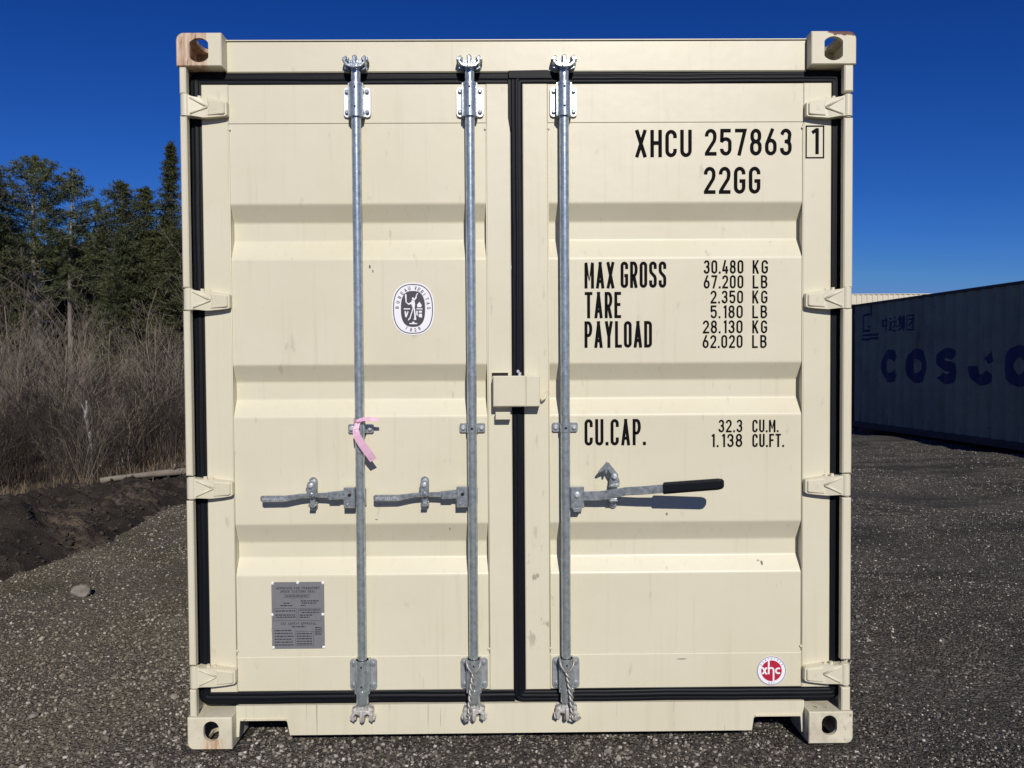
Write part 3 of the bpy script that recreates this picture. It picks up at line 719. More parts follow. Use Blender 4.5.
ringtext(A, '1828', .0580, .0775, 247, 293, .0130, m_dark, y-.0004, True)
yy = y-.0009
fig = [[(-.004,.036),(-.002,.042),(.003,.042),(.004,.036),(.001,.032)],                         # head
       [(-.005,.032),(.006,.030),(.008,.016),(.006,.004),(-.001,.004),(-.005,.014)],            # torso
       [(.005,.030),(.013,.038),(.015,.050),(.012,.051),(.008,.040),(.001,.034)],               # raised arm
       [(.011,.050),(.016,.052),(.020,.056),(.016,.058)],
       [(-.005,.026),(-.016,.020),(-.024,.026),(-.025,.023),(-.016,.015),(-.004,.018)],         # other arm
       [(-.027,.024),(-.023,.024),(-.023,.052),(-.026,.056),(-.029,.050)],                      # torch
       [(-.001,.004),(.003,.004),(-.010,-.036),(-.018,-.043),(-.019,-.040),(-.012,-.030)],      # legs
       [(.0025,.004),(.007,.004),(.011,-.030),(.012,-.040),(.002,-.041),(.005,-.030)],
       [(-.034,-.002),(-.010,-.002),(-.010,.002),(-.034,.002)], [(.013,-.002),(.035,-.002),(.035,.002),(.013,.002)],
       [(.016,.006),(.030,.006),(.033,.013),(.024,.026),(.015,.015)],                           # small sail
       [(-.031,-.008),(-.026,-.008),(-.024,-.020),(-.020,-.008),(-.016,-.010),(-.024,-.032),(-.029,-.028)],
       [(.012,-.007),(.017,-.007),(.017,-.026),(.012,-.022)], [(.021,-.007),(.033,-.007),(.033,-.014),(.021,-.014)], [(.021,-.018),(.033,-.018),(.033,-.032),(.021,-.030)],
       [(-.014,-.052),(-.004,-.052),(-.002,-.047),(.004,-.047),(.006,-.052),(.016,-.052),(.014,-.056),(-.013,-.056)]]
for k, P in enumerate(fig): A.prism(S(P), yy-.00005*k, yy+.0002-.00005*k, m_white)
o = A.build('oval_sticker', dl); o['label'] = 'white oval inspection sticker with a dark emblem in its middle'

ex, ez = .9345, .2535; y = YD-.0012
A = MB(); S = lambda P: [(ex+a, ez+b_) for a, b_ in P]
A.prism(S(oval(.0540,.0545)), y, YD-.0001, m_white)
stroke(A, S(oval(.0520,.0525)), True, .0022, y-.0003, m_blue)
A.prism(S(oval(.0385,.0390)), y-.0005, y-.0002, m_red)
k = .0062
for i, (P, cl) in enumerate([([(-.0365,.0115),(-.031,.010),(-.021,-.010),(-.016,-.0115)],0),([(-.0355,-.010),(-.031,-.009),(-.021,.010),(-.016,.0105)],0),
    ([(-.0105,.0385),(-.0105,-.0125)],0),([(-.0105,.004)]+arc(-.0015,.003,.009,.008,180,0)+[(.0075,-.038)],0),(arc(.0255,0,.0095,.0095,50,310,12),0)]):
    stroke(A, S(P), cl, k, y-.0008-.0001*i, m_white)
ringtext(A, 'CONTAINER', .0452, .0457, 150, 30, .0060, m_blue, y-.0004); ringtext(A, 'XHC', .0452, .0457, 258, 282, .0060, m_blue, y-.0004, True)
o = A.build('round_sticker', dr); o['label'] = 'round white sticker with a red disc and white letters'

# --- data plate
px0, px1, pz0, pz1 = -.921, -.7265, .352, .600; y = YP-.003
A = MB(); c = .010; zm = (pz0+pz1)/2+.003
out = [(px0+c,pz0),(px1-c,pz0),(px1-c,pz0+c),(px1,pz0+c),(px1,zm-c/2),(px1-.006,zm-c/2),(px1-.006,zm+c/2),(px1,zm+c/2),(px1,pz1-c),(px1-c,pz1-c),(px1-c,pz1),(px0+c,pz1),(px0+c,pz1-c),(px0,pz1-c),(px0,zm+c/2),(px0+.006,zm+c/2),(px0+.006,zm-c/2),(px0,zm-c/2),(px0,pz0+c),(px0+c,pz0+c)]
A.prism(out, y, YP-.0008, m_alu)
for a, b_ in ((px0+.004,pz0+.004),(px1-.004,pz0+.004),(px0+.004,pz1-.004),(px1-.004,pz1-.004),((px0+px1)/2,pz1-.002),(px0+.002,zm),(px1-.006,zm)):
    A.bolt(a, y+.001, b_, .0055, .004, m_rivet)
yt = y-.0006
text(A, 'APPROVED FOR TRANSPORT', px0+.018, px1-.016, pz1-.027, pz1-.0175, yt, m_aluink, .17, .3)
text(A, 'UNDER CUSTOMS SEAL', px0+.032, px1-.032, pz1-.039, pz1-.030, yt, m_aluink, .17, .3)
text(A, 'CSC SAFETY APPROVAL', px0+.034, px1-.030, pz0+.089, pz0+.098, yt, m_aluink, .17, .3)
def rect(a, b_, c, d):
    for P in (((a,c),(b_,c)),((a,d),(b_,d)),((a,c),(a,d)),((b_,c),(b_,d))): stroke(A, P, 0, .0011, yt, m_aluink)
rect(px0+.048,px1-.055,pz1-.058,pz1-.045); rect(px0+.008,px0+.093,pz0+.105,pz0+.15); rect(px0+.100,px1-.012,pz0+.105,pz0+.15); rect(px0+.088,px1-.040,pz0+.012,pz0+.064)
rnd = random.Random(5)
def small_print(x0, x1, z, h=.0042):
    x = x0
    while x < x1:
        w_ = rnd.uniform(.004,.013); xe = min(x+w_, x1); stroke(A, ((x,z),(xe,z)), 0, h, yt-.0002, m_aluink); x = xe+.0022
for a, b_, z in ((px0+.053,px1-.060,pz1-.0515),(px0+.045,px0+.066,pz1-.078),(px0+.033,px0+.078,pz1-.087),(px0+.108,px1-.020,pz1-.070),(px0+.112,px1-.028,pz1-.078),(px0+.108,px0+.126,pz1-.087),
    (px0+.014,px0+.088,pz0+.141),(px0+.014,px0+.088,pz0+.126),(px0+.014,px0+.088,pz0+.118),(px0+.104,px1-.016,pz0+.144),(px0+.110,px1-.016,pz0+.135),(px0+.104,px0+.150,pz0+.125),(px0+.104,px0+.14,pz0+.117),
    (px0+.075,px0+.125,pz0+.082)): small_print(a, b_, z)
for i in range(6): small_print(px0+.010, px0+.072+.004*(i%3), pz0+.068-.0108*i)
for i in range(5): small_print(px0+.092, px0+.148, pz0+.056-.0095*i)
for i in range(4): small_print(px0+.160, px1-.010, pz0+.078-.008*i)
o = A.build('data_plate', dl); o['label'] = 'grey riveted metal approval plate with small print'

# ================================================================== RIBBON AND CABLES
def strip(mb, P, wv, t, m):
    """ribbon: P centre points, wv = list of (width vector) per point"""
    P = [Vector(p) for p in P]; V = []
    for i, p in enumerate(P):
        d = (P[min(i+1,len(P)-1)]-P[max(i-1,0)]).normalized(); wd = Vector(wv[i]); n = d.cross(wd).normalized()*(t/2)
        V += [p+wd/2+n, p-wd/2+n, p-wd/2-n, p+wd/2-n]
    k = len(P); F = [(i*4+j, i*4+(j+1)%4, (i+1)*4+(j+1)%4, (i+1)*4+j) for i in range(k-1) for j in range(4)]+[(3,2,1,0), tuple(range(4*k-4,4*k))]
    mb.add(V, F, m)
A = MB(); X = -.5825
for dz in (-.006, .005):
    P = [(X+.0205*math.cos(R(a)), .020-.0205*math.sin(R(a)), 1.197+dz+.004*math.sin(R(a*2))) for a in range(0,361,24)]
    strip(A, P, [(0,0,.010)]*len(P), .0012, m_pink)
A.tube([(X-.010,-.004,1.196),(X,-.008,1.199),(X+.010,-.004,1.200)], .007, m_pink, 8, rad=[.004,.008,.004])
strip(A, [(X+.002,-.006,1.198),(X+.020,-.010,1.207),(X+.045,-.012,1.207),(X+.076,-.008,1.203)], [(0,.004,.012),(0,.008,.014),(0,.006,.013),(0,.002,.011)], .0012, m_pink)
strip(A, [(X,-.006,1.196),(X-.008,-.014,1.172),(X-.004,-.018,1.148),(X+.016,-.020,1.115),(X+.040,-.018,1.082),(X+.055,-.014,1.058)], [(.016,.004,0),(.022,.004,.002),(.024,0,.010),(.024,0,.014),(.023,0,.016),(.024,-.004,.014)], .0012, m_pink)
rb = A.build('ribbon'); tag(rb, 'pink plastic ribbon knotted round the leftmost locking bar', 'ribbon')

def cable(X, dx, name_label):
    A = MB()
    for s_ in (-1, 1):
        A.tube([(X+s_*.024,.012,.322),(X+s_*.026,-.006,.318),(X+s_*.022,-.013,.302),(X+s_*.010,-.014,.284),(X,-.013,.278)], .0042, m_cable, 8)
        P = []
        for i in range(60):
            t = i/59; z = .278-.155*t; cx = X+dx*math.sin(t*1.5)*(1 if t < 1 else 1)
            ph = t*math.pi*7+(0 if s_ > 0 else math.pi)
            P.append((cx+.0048*math.cos(ph), -.013-.006*t+.0048*math.sin(ph), z))
        A.tube(P, .0044, m_cable, 7)
    A.tube([(X+dx*.95,-.020,.126),(X+dx,-.022,.112),(X+dx+(.014 if dx > 0 else -.012),-.018,.104),(X+dx+(.03 if dx > 0 else -.022),-.008,.110)], .0048, m_cable, 8)
    o = A.build('wire_cable'); tag(o, name_label, 'cable', 'twisted wire cables looped over the lower bar brackets')
cable(.168, .018, 'twisted steel wire looped on the lower bracket of the right door bar')
cable(-.1725, -.016, 'twisted steel wire looped on the lower bracket of the middle bar, left door')

# ================================================================== TERRAIN
rs = np.random.RandomState(11)
_lat = rs.rand(256,256)
def vnoise(x, y):
    xi = np.floor(x).astype(int); yi = np.floor(y).astype(int); fx = x-xi; fy = y-yi
    fx = fx*fx*(3-2*fx); fy = fy*fy*(3-2*fy)
    g = lambda a, b_: _lat[a%256, b_%256]
    return (g(xi,yi)*(1-fx)+g(xi+1,yi)*fx)*(1-fy)+(g(xi,yi+1)*(1-fx)+g(xi+1,yi+1)*fx)*fy
def fbm(x, y, f, o=4, g=.5):
    a = 1; s_ = 0; t = 0
    for i in range(o): s_ = s_+a*vnoise(x*f+i*17.3, y*f+i*9.1); t += a; a *= g; f *= 2.03
    return s_/t
def sm(a, b_, x): t = np.clip((x-a)/(b_-a), 0, 1); return t*t*(3-2*t)
def ground_h(x, y):
    x = np.asarray(x, float); y = np.asarray(y, float)
    under = sm(1.5,1.25,np.abs(x))*sm(-.15,.15,y)*sm(6.5,6.1,y)
    h = (fbm(x,y,.35,3)-.5)*.10*sm(1.6,4,np.abs(x))+(fbm(x+9,y+3,3.2,4,.6)-.5)*.045
    # ruts and windrows of stone on the right
    rut = sm(1.3,2.0,x)*(.032*np.sin((y*1.0+x*.55)*2.1+fbm(x,y,.8,2)*3)+.012*np.sin((y+x*.5)*6+fbm(x,y,1.7,2)*5))
    back = -.35*sm(-4.6,-7.0,x)*sm(-1,3,y)                      # the land drops behind the soil bank
    far = sm(25,60,np.hypot(x,y))*(fbm(x,y,.03,2)-.5)*.4
    return (h+rut)*(1-under)*1.0-.004-.012*under+back+far
def axis(lo, hi, a, b_, fine, g=1.13):
    v = list(np.arange(a, b_, fine)); s_ = fine
    while v[-1] < hi: s_ *= g; v.append(v[-1]+s_)
    s_ = fine
    while v[0] > lo: s_ *= g; v.insert(0, v[0]-s_)
    return np.array(v)
def sheet(name, xs, ys, hf, m, parent=None):
    X, Y = np.meshgrid(xs, ys); Z = hf(X, Y); n, k = X.shape
    V = np.stack([X,Y,Z],-1).reshape(-1,3)
    i = np.arange(n*k).reshape(n,k); F = np.stack([i[:-1,:-1],i[:-1,1:],i[1:,1:],i[1:,:-1]],-1).reshape(-1,4)
    return npmesh(name, V, F, m, smooth=True, parent=parent)
def npmesh(name, V, F, m, smooth=False, parent=None, mats=None, midx=None):
    me = bpy.data.meshes.new(name); nv, nf, k = len(V), len(F), F.shape[1]
    me.vertices.add(nv); me.vertices.foreach_set('co', np.ascontiguousarray(V, dtype=np.float32).ravel())
    me.loops.add(nf*k); me.loops.foreach_set('vertex_index', np.ascontiguousarray(F, dtype=np.int32).ravel())
    me.polygons.add(nf); me.polygons.foreach_set('loop_start', np.arange(0, nf*k, k, dtype=np.int32))
    me.polygons.foreach_set('loop_total', np.full(nf, k, dtype=np.int32))
    for mm in (mats or [m]): me.materials.append(mm)
    if midx is not None: me.polygons.foreach_set('material_index', midx.astype(np.int32))
    me.polygons.foreach_set('use_smooth', np.full(nf, smooth)); me.update(calc_edges=True); me.validate()
    return link(name, me, parent)

def ground_mat():
    m = mat('gravel_ground', (.06,.055,.05), .9, spec=.3)
    b = NB(m); x, y, z = b.xyz()
    vo = b.n.new('ShaderNodeTexVoronoi'); vo.inputs['Scale'].default_value = 75; vo.inputs['Randomness'].default_value = 1
    b.l.new(b.tc.outputs['Object'], vo.inputs['Vector'])
    v2 = b.n.new('ShaderNodeTexVoronoi'); v2.inputs['Scale'].default_value = 190; b.l.new(b.tc.outputs['Object'], v2.inputs['Vector'])
    sep = b.n.new('ShaderNodeSeparateColor'); b.l.new(vo.outputs['Color'], sep.inputs[0])
    sep2 = b.n.new('ShaderNodeSeparateColor'); b.l.new(v2.outputs['Color'], sep2.inputs[0])
    base = b.mix(b.rng(sep2.outputs[0], 0, 1), (.026,.024,.021), (.150,.134,.112))
    base = b.mix(b.rng(sep.outputs[0], .72, .95, 0, .75), base, (.27,.245,.21))
    base = b.mix(b.rng(sep.outputs[1], .975, .985, 0, .9), base, (.42,.40,.36))
    patch = b.rng(b.noise(.9, (1,1.6,1), 4), .40, .64)
    base = b.mix(b.math('MULTIPLY', patch, .5), base, (.038,.034,.031))
    # dark bands lying across the right-hand yard
    band = b.math('MULTIPLY', b.rng(b.noise(.8, (.5,3.2,1), 4), .50, .60), b.rng(x, 1.2, 2.2))
    base = b.mix(b.math('MULTIPLY', band, .65), base, (.028,.026,.025))
    left = b.rng(x, -1.6, -1.1, 1, 0)
    base = b.mix(b.math('MULTIPLY', b.math('MULTIPLY', left, b.rng(b.noise(1.3,(1,1,1),4), .30, .6, .4, 1)), .60), base, (.235,.195,.130))
    # mossy, leafy left verge
    mossm = b.math('MULTIPLY', b.rng(x, -1.9, -1.1, 1, 0), b.math('MULTIPLY', b.rng(y, .4, 2.0), b.rng(b.noise(2.1,(1,1,1),5), .46, .62)))
    base = b.mix(b.math('MULTIPLY', mossm, .55), base, (.085,.078,.034))
    leafm = b.math('MULTIPLY', b.rng(x, -4.3, -4.9), b.rng(y, 1, 4))
    leaf = b.mix(b.rng(b.noise(9,(1,1,1),5), .38, .62), (.070,.050,.034), (.17,.125,.085))
    base = b.mix(leafm, base, leaf)
    b.base(base)
    bp = b.n.new('ShaderNodeBump'); bp.inputs['Strength'].default_value = 1.; bp.inputs['Distance'].default_value = .02
    b.l.new(b.rng(vo.outputs['Distance'], 0, .7, 1, 0), bp.inputs['Height'])
    b2 = b.n.new('ShaderNodeBump'); b2.inputs['Strength'].default_value = .8; b2.inputs['Distance'].default_value = .006
    b.l.new(b.noise(160,(1,1,1),5,.7), b2.inputs['Height']); b.l.new(bp.outputs[0], b2.inputs['Normal']); b.l.new(b2.outputs[0], b.p.inputs['Normal'])
    return m
m_ground = ground_mat()
xs = axis(-900, 900, -6, 9, .035); ys = axis(-60, 1500, -2.9, 9, .035)
tag(sheet('ground', xs, ys, ground_h, m_ground), 'dark gravel yard', None, None, 'structure')

# soil bank on the left
def bank_h(x, y):
    H = .47-.082*np.clip(y-1, -1, 8)+.10*(fbm(x,y,.9,3)-.5)
    H = np.clip(H, .04, 1)
    foot = -3.02-.10*np.abs(y-3.4)*(y < 3.4)-.02*np.maximum(y-3.4, 0)+.35*(fbm(x*0+3,y,.8,3)-.5)
    up = sm(0, 1, (foot-x)/.95); dn = sm(2.9, 1.25, (foot-x))
    rough = (fbm(x+5,y,2.3,5,.62)-.5)*.36+(fbm(x,y+7,9,3,.6)-.5)*.14
    e = up*dn
    return ground_h(x,y)-.10+ (H+.10+rough)*np.power(np.maximum(e,0),.65)
m_soil = mat('dark_soil', (.040,.033,.027), .95, spec=.2, var=(5, .7, (.014,.012,.010)), bump=[(60,.9,.03,(1,1,1)),(220,.7,.008,(1,1,1))])
b = NB(m_soil); pale = b.math('MULTIPLY', b.rng(b.noise(1.7,(1,1.2,1),3,.5), .50, .62), b.rng(b.noise(14,(1,1,1),4), .40, .60))
b.base(b.mix(b.math('MULTIPLY', pale, .8), b.src(), (.15,.115,.085)))
tag(sheet('soil_bank', np.arange(-6.4,-2.5,.03), np.concatenate([np.arange(-4,9,.03), np.arange(9,16,.12)]), bank_h, m_soil), 'low bank of dark soil', None, None, 'structure')

# pebbles (uncountable)
def pebbles(name, x, y, z, size, m, seed=1):
    r_ = np.random.RandomState(seed); n = len(x)
    t = (1+5**.5)/2
    B = np.array([(-1,t,0),(1,t,0),(-1,-t,0),(1,-t,0),(0,-1,t),(0,1,t),(0,-1,-t),(0,1,-t),(t,0,-1),(t,0,1),(-t,0,-1),(-t,0,1)])/1.9
    F = np.array([(0,11,5),(0,5,1),(0,1,7),(0,7,10),(0,10,11),(1,5,9),(5,11,4),(11,10,2),(10,7,6),(7,1,8),(3,9,4),(3,4,2),(3,2,6),(3,6,8),(3,8,9),(4,9,5),(2,4,11),(6,2,10),(8,6,7),(9,8,1)])
    V = B[None]*(1+.35*(r_.rand(n,12,1)-.5))*np.stack([r_.uniform(.7,1.25,n), r_.uniform(.6,1.1,n), r_.uniform(.45,.85,n)],-1)[:,None]
    a = r_.uniform(0,2*np.pi,n); tl = r_.uniform(-.5,.5,n); ca, sa, ct_, st = np.cos(a), np.sin(a), np.cos(tl), np.sin(tl)
    V = np.stack([V[...,0], V[...,1]*ct_[:,None]-V[...,2]*st[:,None], V[...,1]*st[:,None]+V[...,2]*ct_[:,None]],-1)
    V = np.stack([V[...,0]*ca[:,None]-V[...,1]*sa[:,None], V[...,0]*sa[:,None]+V[...,1]*ca[:,None], V[...,2]],-1)
    V = V*size[:,None,None]/2+np.stack([x,y,z],-1)[:,None]
    FF = (F[None]+np.arange(n)[:,None,None]*12).reshape(-1,3)
    return npmesh(name, V.reshape(-1,3), FF, m)
m_peb = mat('pebble_stone', (.1,.1,.1), .85, spec=.3)
b = NB(m_peb); gi = b.n.new('ShaderNodeNewGeometry'); cr = b.n.new('ShaderNodeValToRGB'); b.l.new(gi.outputs['Random Per Island'], cr.inputs[0])
cr.color_ramp.elements[0].color = (.022,.020,.019,1); cr.color_ramp.elements[1].color = (.58,.55,.50,1)
for p_, c_ in ((.30,(.060,.053,.045,1)),(.55,(.115,.102,.084,1)),(.80,(.22,.197,.165,1)),(.95,(.36,.33,.285,1))):
    e = cr.color_ramp.elements.new(p_); e.color = c_
px_, py_, pz_ = b.xyz(); b.base(b.mix(b.math('MULTIPLY', b.rng(px_, -1.6, -1.1, 1, 0), .32), cr.outputs[0], (.29,.245,.175)))
r_ = np.random.RandomState(4)
N = 260000
dist = 2.3+ (r_.rand(N)**1.75)*11; ang = r_.uniform(-.72,.72,N)
x = CX+dist*np.tan(ang)*1.0; y = CY+dist
dens = fbm(x,y,1.4,3)+.35*np.sin((y*1.0+x*.55)*2.1+fbm(x,y,.8,2)*3)*(x > 1.5)
keep = (~((np.abs(x) < 1.17) & (y > .35))) & (dens+r_.rand(N)*.46 > .56) & ~(x < -3.7) & ~((np.abs(x) > 1.17) & (np.abs(x) < 1.24) & (y > -.01)) 
keep &= ~((np.abs(x) > 1.03)&(np.abs(x)<1.24)&(y > -.02)&(y<.2))
x, y, dist = x[keep], y[keep], dist[keep]
size = (.0045+.015*r_.rand(len(x))**3.0+.0012*(dist-2.3)*r_.rand(len(x)))*np.where(x > 1, .74, .95); big = r_.rand(len(x)) > .992; size[big] *= 1.9
tag(pebbles('gravel', x, y, ground_h(x,y)+size*.12, size, m_peb, 5), 'loose small stones strewn over the yard', 'gravel', None, 'stuff')
# clods on the soil bank
n = 9000; x = r_.uniform(-5.0,-2.95,n); y = r_.uniform(-.5,8,n)
size = .008+.05*r_.rand(n)**5
m_clod = mat('soil_clod', (.036,.030,.026), .95, spec=.2, var=(3, .6, (.075,.062,.05)))
zz = bank_h(x,y); ok = zz > ground_h(x,y)+.02
tag(pebbles('soil_clods', x[ok], y[ok], zz[ok]+size[ok]*.1, size[ok], m_clod, 6), 'clods and stones on the dark soil bank', 'soil', None, 'stuff')

# single larger stones
def rock(loc, s3, seed, m, label, name='rock'):
    bm = bmesh.new(); bmesh.ops.create_icosphere(bm, subdivisions=3, radius=1); rr = random.Random(seed)
    pl = [(Vector((rr.gauss(0,1),rr.gauss(0,1),rr.gauss(0,1))).normalized(), rr.uniform(.6,.9)) for _ in range(9)]
    for v in bm.verts:
        for n_, d in pl:
            k = v.co.dot(n_)
            if k > d: v.co -= n_*(k-d)
        v.co = Vector((v.co.x*s3[0], v.co.y*s3[1], v.co.z*s3[2]))
    me = bpy.data.meshes.new(name); bm.to_mesh(me); bm.free(); me.materials.append(m)
    o = link(name, me, None, loc); o.rotation_euler = (0,0,rr.uniform(0,3)); tag(o, label, 'rock'); return o
m_rock = mat('pale_rock', (.24,.215,.185), .9, var=(25,.9,(.11,.10,.085)), bump=[(50,.9,.012,(1,1,1))])
gz = lambda a, c: float(ground_h(np.array([a]), np.array([c]))[0])
rock((-2.66,1.90,gz(-2.66,1.9)+.03), (.060,.045,.045), 3, m_rock, 'pale grey angular rock on the gravel near the soil bank')
rock((-1.95,.28,gz(-1.95,.28)+.008), (.022,.018,.014), 8, m_rock, 'small pale stone lying in the gravel left of the container')
m_chip = mat('wood_chip', (.50,.44,.34), .8)
rock((-2.33,.02,gz(-2.33,.02)+.008), (.045,.012,.007), 5, m_chip, 'pale splinter of wood on the gravel at the left', 'wood_splinter')['category'] = 'wood'

# ================================================================== GRASS AND LITTER
def blades(name, x, y, z, L, wd, m, lean=.6, seed=2):
    r_ = np.random.RandomState(seed); n = len(x); a = r_.uniform(0,2*np.pi,n); ln = r_.uniform(.1,lean,n)*L
    d = np.stack([np.cos(a),np.sin(a),0*a],-1); p = np.stack([-np.sin(a),np.cos(a),0*a],-1)*wd[:,None]/2
    b0 = np.stack([x,y,z],-1); mid = b0+d*ln[:,None]*.4+np.array([0,0,1])*(L*.6)[:,None]; tip = b0+d*ln[:,None]+np.array([0,0,1])*(L*.95)[:,None]
    V = np.stack([b0-p, b0+p, mid+p*.7, mid-p*.7, tip+p*.1, tip-p*.1], 1).reshape(-1,3)
    k = np.arange(n)[:,None]*6; F = np.concatenate([k+np.array([0,1,2,3]), k+np.array([3,2,4,5])],0)
    return npmesh(name, V, F, m)
m_dry = mat('dry_grass', (.16,.118,.070), .8, var=(1.5,.8,(.075,.055,.036)))
n = 15000; x = r_.uniform(-12,-3.0,n); y = 5.2+r_.rand(n)**1.0*9; k = (fbm(x,y,.9,3) > .42) & ~((x > -4.3) & (y < 6.5)); x, y = x[k], y[k]
zb = np.maximum(ground_h(x,y), bank_h(x,y)*(x > -6.3)-9*(x <= -6.3))
tag(blades('dry_grass', x, y, zb-.02, r_.uniform(.06,.26,len(x)), r_.uniform(.005,.012,len(x)), m_dry, 1.3), 'dry straw coloured grass behind the soil bank', 'grass', None, 'stuff')
# fallen log beyond the bank
m_bark = mat('weathered_wood', (.22,.19,.155), .85, var=(6,.7,(.12,.10,.08)), bump=[(30,.8,.01,(1,1,.15))])
A = MB(); P = []; rr = random.Random(2)
for i in range(14):
    t = i/13; P.append((-4.75+1.6*t, 6.05+1.35*t, .09+.06*t+.008*math.sin(t*9)))
A.tube(P, .05, m_bark, 12, rad=[.030+.028*(i/13)+rr.uniform(-.004,.004) for i in range(14)])
A.tube([P[5],(P[5][0]+.05,P[5][1]-.05,.22)], .012, m_bark, 6)
tag(A.build('fallen_log'), 'pale weathered log lying on the ground beyond the soil bank', 'log')

# ================================================================== TREES
m_need = mat('pine_needles', (.082,.096,.036), .6, spec=.3, var=(.9,.9,(.034,.048,.022)))
m_need2 = mat('hemlock_needles', (.034,.044,.018), .65, spec=.3, var=(.8,.9,(.075,.078,.028)))
m_need3 = mat('olive_needles', (.070,.076,.024), .65, spec=.3, var=(.8,.9,(.030,.038,.015)))
m_trunk = mat('grey_bark', (.25,.225,.195), .9, var=(2.5,.8,(.07,.062,.055)), bump=[(9,.9,.04,(1,1,.25))])
m_twig = mat('bare_twigs', (.050,.037,.027), .85, var=(2.0,.9,(.014,.010,.008)))
m_twig2 = mat('pale_twigs', (.24,.20,.15), .8, var=(3,.7,(.10,.082,.06)))
def clumps(C, rad, n, r_, flat=.45, lw=(.10,.018), out=None):
    """n thin needle tufts (triangle pairs) round each centre in C"""
    m_ = len(C); c = np.repeat(C, n, 0); k = len(c)
    d = r_.normal(size=(k,3)); d /= np.linalg.norm(d,axis=1)[:,None]; rr = r_.rand(k,1)**.45
    p = c+d*rr*np.repeat(rad,n)[:,None]*np.array([1,1,flat])
    a = d+r_.normal(size=(k,3))*.5; a[:,2] += .35; a /= np.linalg.norm(a,axis=1)[:,None]
    s_ = np.cross(a, r_.normal(size=(k,3))); s_ /= np.linalg.norm(s_,axis=1)[:,None]
    L = r_.uniform(.6,1.3,(k,1))*lw[0]; Wd = r_.uniform(.6,1.4,(k,1))*lw[1]
    return np.stack([p-s_*Wd, p+s_*Wd, p+a*L+s_*Wd*.4, p+a*L-s_*Wd*.4],1)
def conifer(X, Y, H, base, spread, kind, seed, label, trunk_r=.14, forks=1, group='evergreen trees behind the brush'):
    """kind: 'white' airy, long upswept limbs with pads of needles; 'dense' layered cone"""
    r_ = np.random.RandomState(seed); rr = random.Random(seed)
    root = empty('pine_tree' if kind == 'white' else 'evergreen_tree', (X,Y,-.35)); tag(root, label, 'tree', group)
    H += .35
    T = MB(); stems = []
    for f in range(forks):
        lean = (rr.uniform(-.03,.03), rr.uniform(-.03,.03)); off = (0,0) if f == 0 else (rr.choice((-1,1))*.35, .15)
        P = [(off[0]+lean[0]*H*t+.10*math.sin(t*5+seed), off[1]+lean[1]*H*t+.08*math.sin(t*7), H*t) for t in np.linspace(0,1,13)]
        T.tube(P, .1, m_trunk, 8, rad=[trunk_r*(1-.88*i/12)+.01 for i in range(13)]); stems.append(P)
    Cs, Rs = [], []
    for P in stems:
        z = base
        while z < H*.985:
            t = z/H; u = (z-base)/(H-base)
            c0 = Vector(P[min(int(t*12),11)]).lerp(Vector(P[min(int(t*12)+1,12)]), t*12-int(t*12))
            if kind == 'white':
                prof = max(.06, math.sin(math.pi*(u*.80+.20)))**.75; nb = rr.randint(3,6); step = rr.uniform(.42,.80)
            elif kind == 'spire':
                prof = (1-u)**.85*1.05+.03; nb = rr.randint(4,6); step = rr.uniform(.25,.42)
            else:
                prof = min(1,(1-u)**.62*1.2+.03)*rr.uniform(.8,1.1); nb = rr.randint(4,7); step = rr.uniform(.28,.5)
            a0 = rr.uniform(0,6.28)
            for k in range(nb):
                a = a0+k*6.283/nb+rr.uniform(-.4,.4); L = spread*prof*rr.uniform(.55,1.15)
                if rr.random() < .12: L *= .5
                rise = (rr.uniform(.10,.38) if kind == 'white' else rr.uniform(-.22,.12))+u*.35
                pts = [c0+Vector((math.cos(a)*L*s_, math.sin(a)*L*s_, L*(rise*s_**1.5-.10*math.sin(s_*3.1)))) for s_ in (0,.3,.6,.85,1)]
                T.tube(pts, .03, m_trunk, 5, rad=[max(.012,.034*(1-s_))*(1-.5*u) for s_ in (0,.3,.6,.85,.97)])
                s0 = .42 if kind == 'white' else .12
                m_ = max(3, int(L*(5.2 if kind == 'white' else 4.5)))
                for j in range(m_):
                    s_ = s0+(1-s0)*(j+rr.random()*.7)/m_; i0 = min(int(s_*4),3); c = pts[i0].lerp(pts[i0+1], min(1,s_*4-i0))
                    side = Vector((-math.sin(a),math.cos(a),0))*rr.uniform(-1,1)*(.34*L*(1-s_*.6)*.8)
                    c = c+side+Vector((0,0,rr.uniform(-.05,.12)))
                    Cs.append(c); Rs.append(rr.uniform(.18,.38)*(.40+.60*min(1,prof)))
            z += step*(1-.45*u)
        for q_ in range(4): Cs.append(Vector(P[12])-Vector((0,0,.12*q_))); Rs.append(.10+.03*q_)
    C = np.array([tuple(c) for c in Cs]); Rd = np.array(Rs)
    Q = clumps(C, Rd, 26 if kind == 'white' else 30, r_, .26 if kind == 'white' else .30, (.15,.018))
    V = Q.reshape(-1,3); F = np.arange(len(V)).reshape(-1,4)
    T.build('trunk', root)
    mm = m_need if kind == 'white' else (m_need3 if seed%2 else m_need2)
    npmesh('crown', V, F, mm, parent=root)
    return root
def at(px, D): return CX+(px-507)/761*D, CY+D
def zt(py, D): return 1.4+(367-py)/761*D
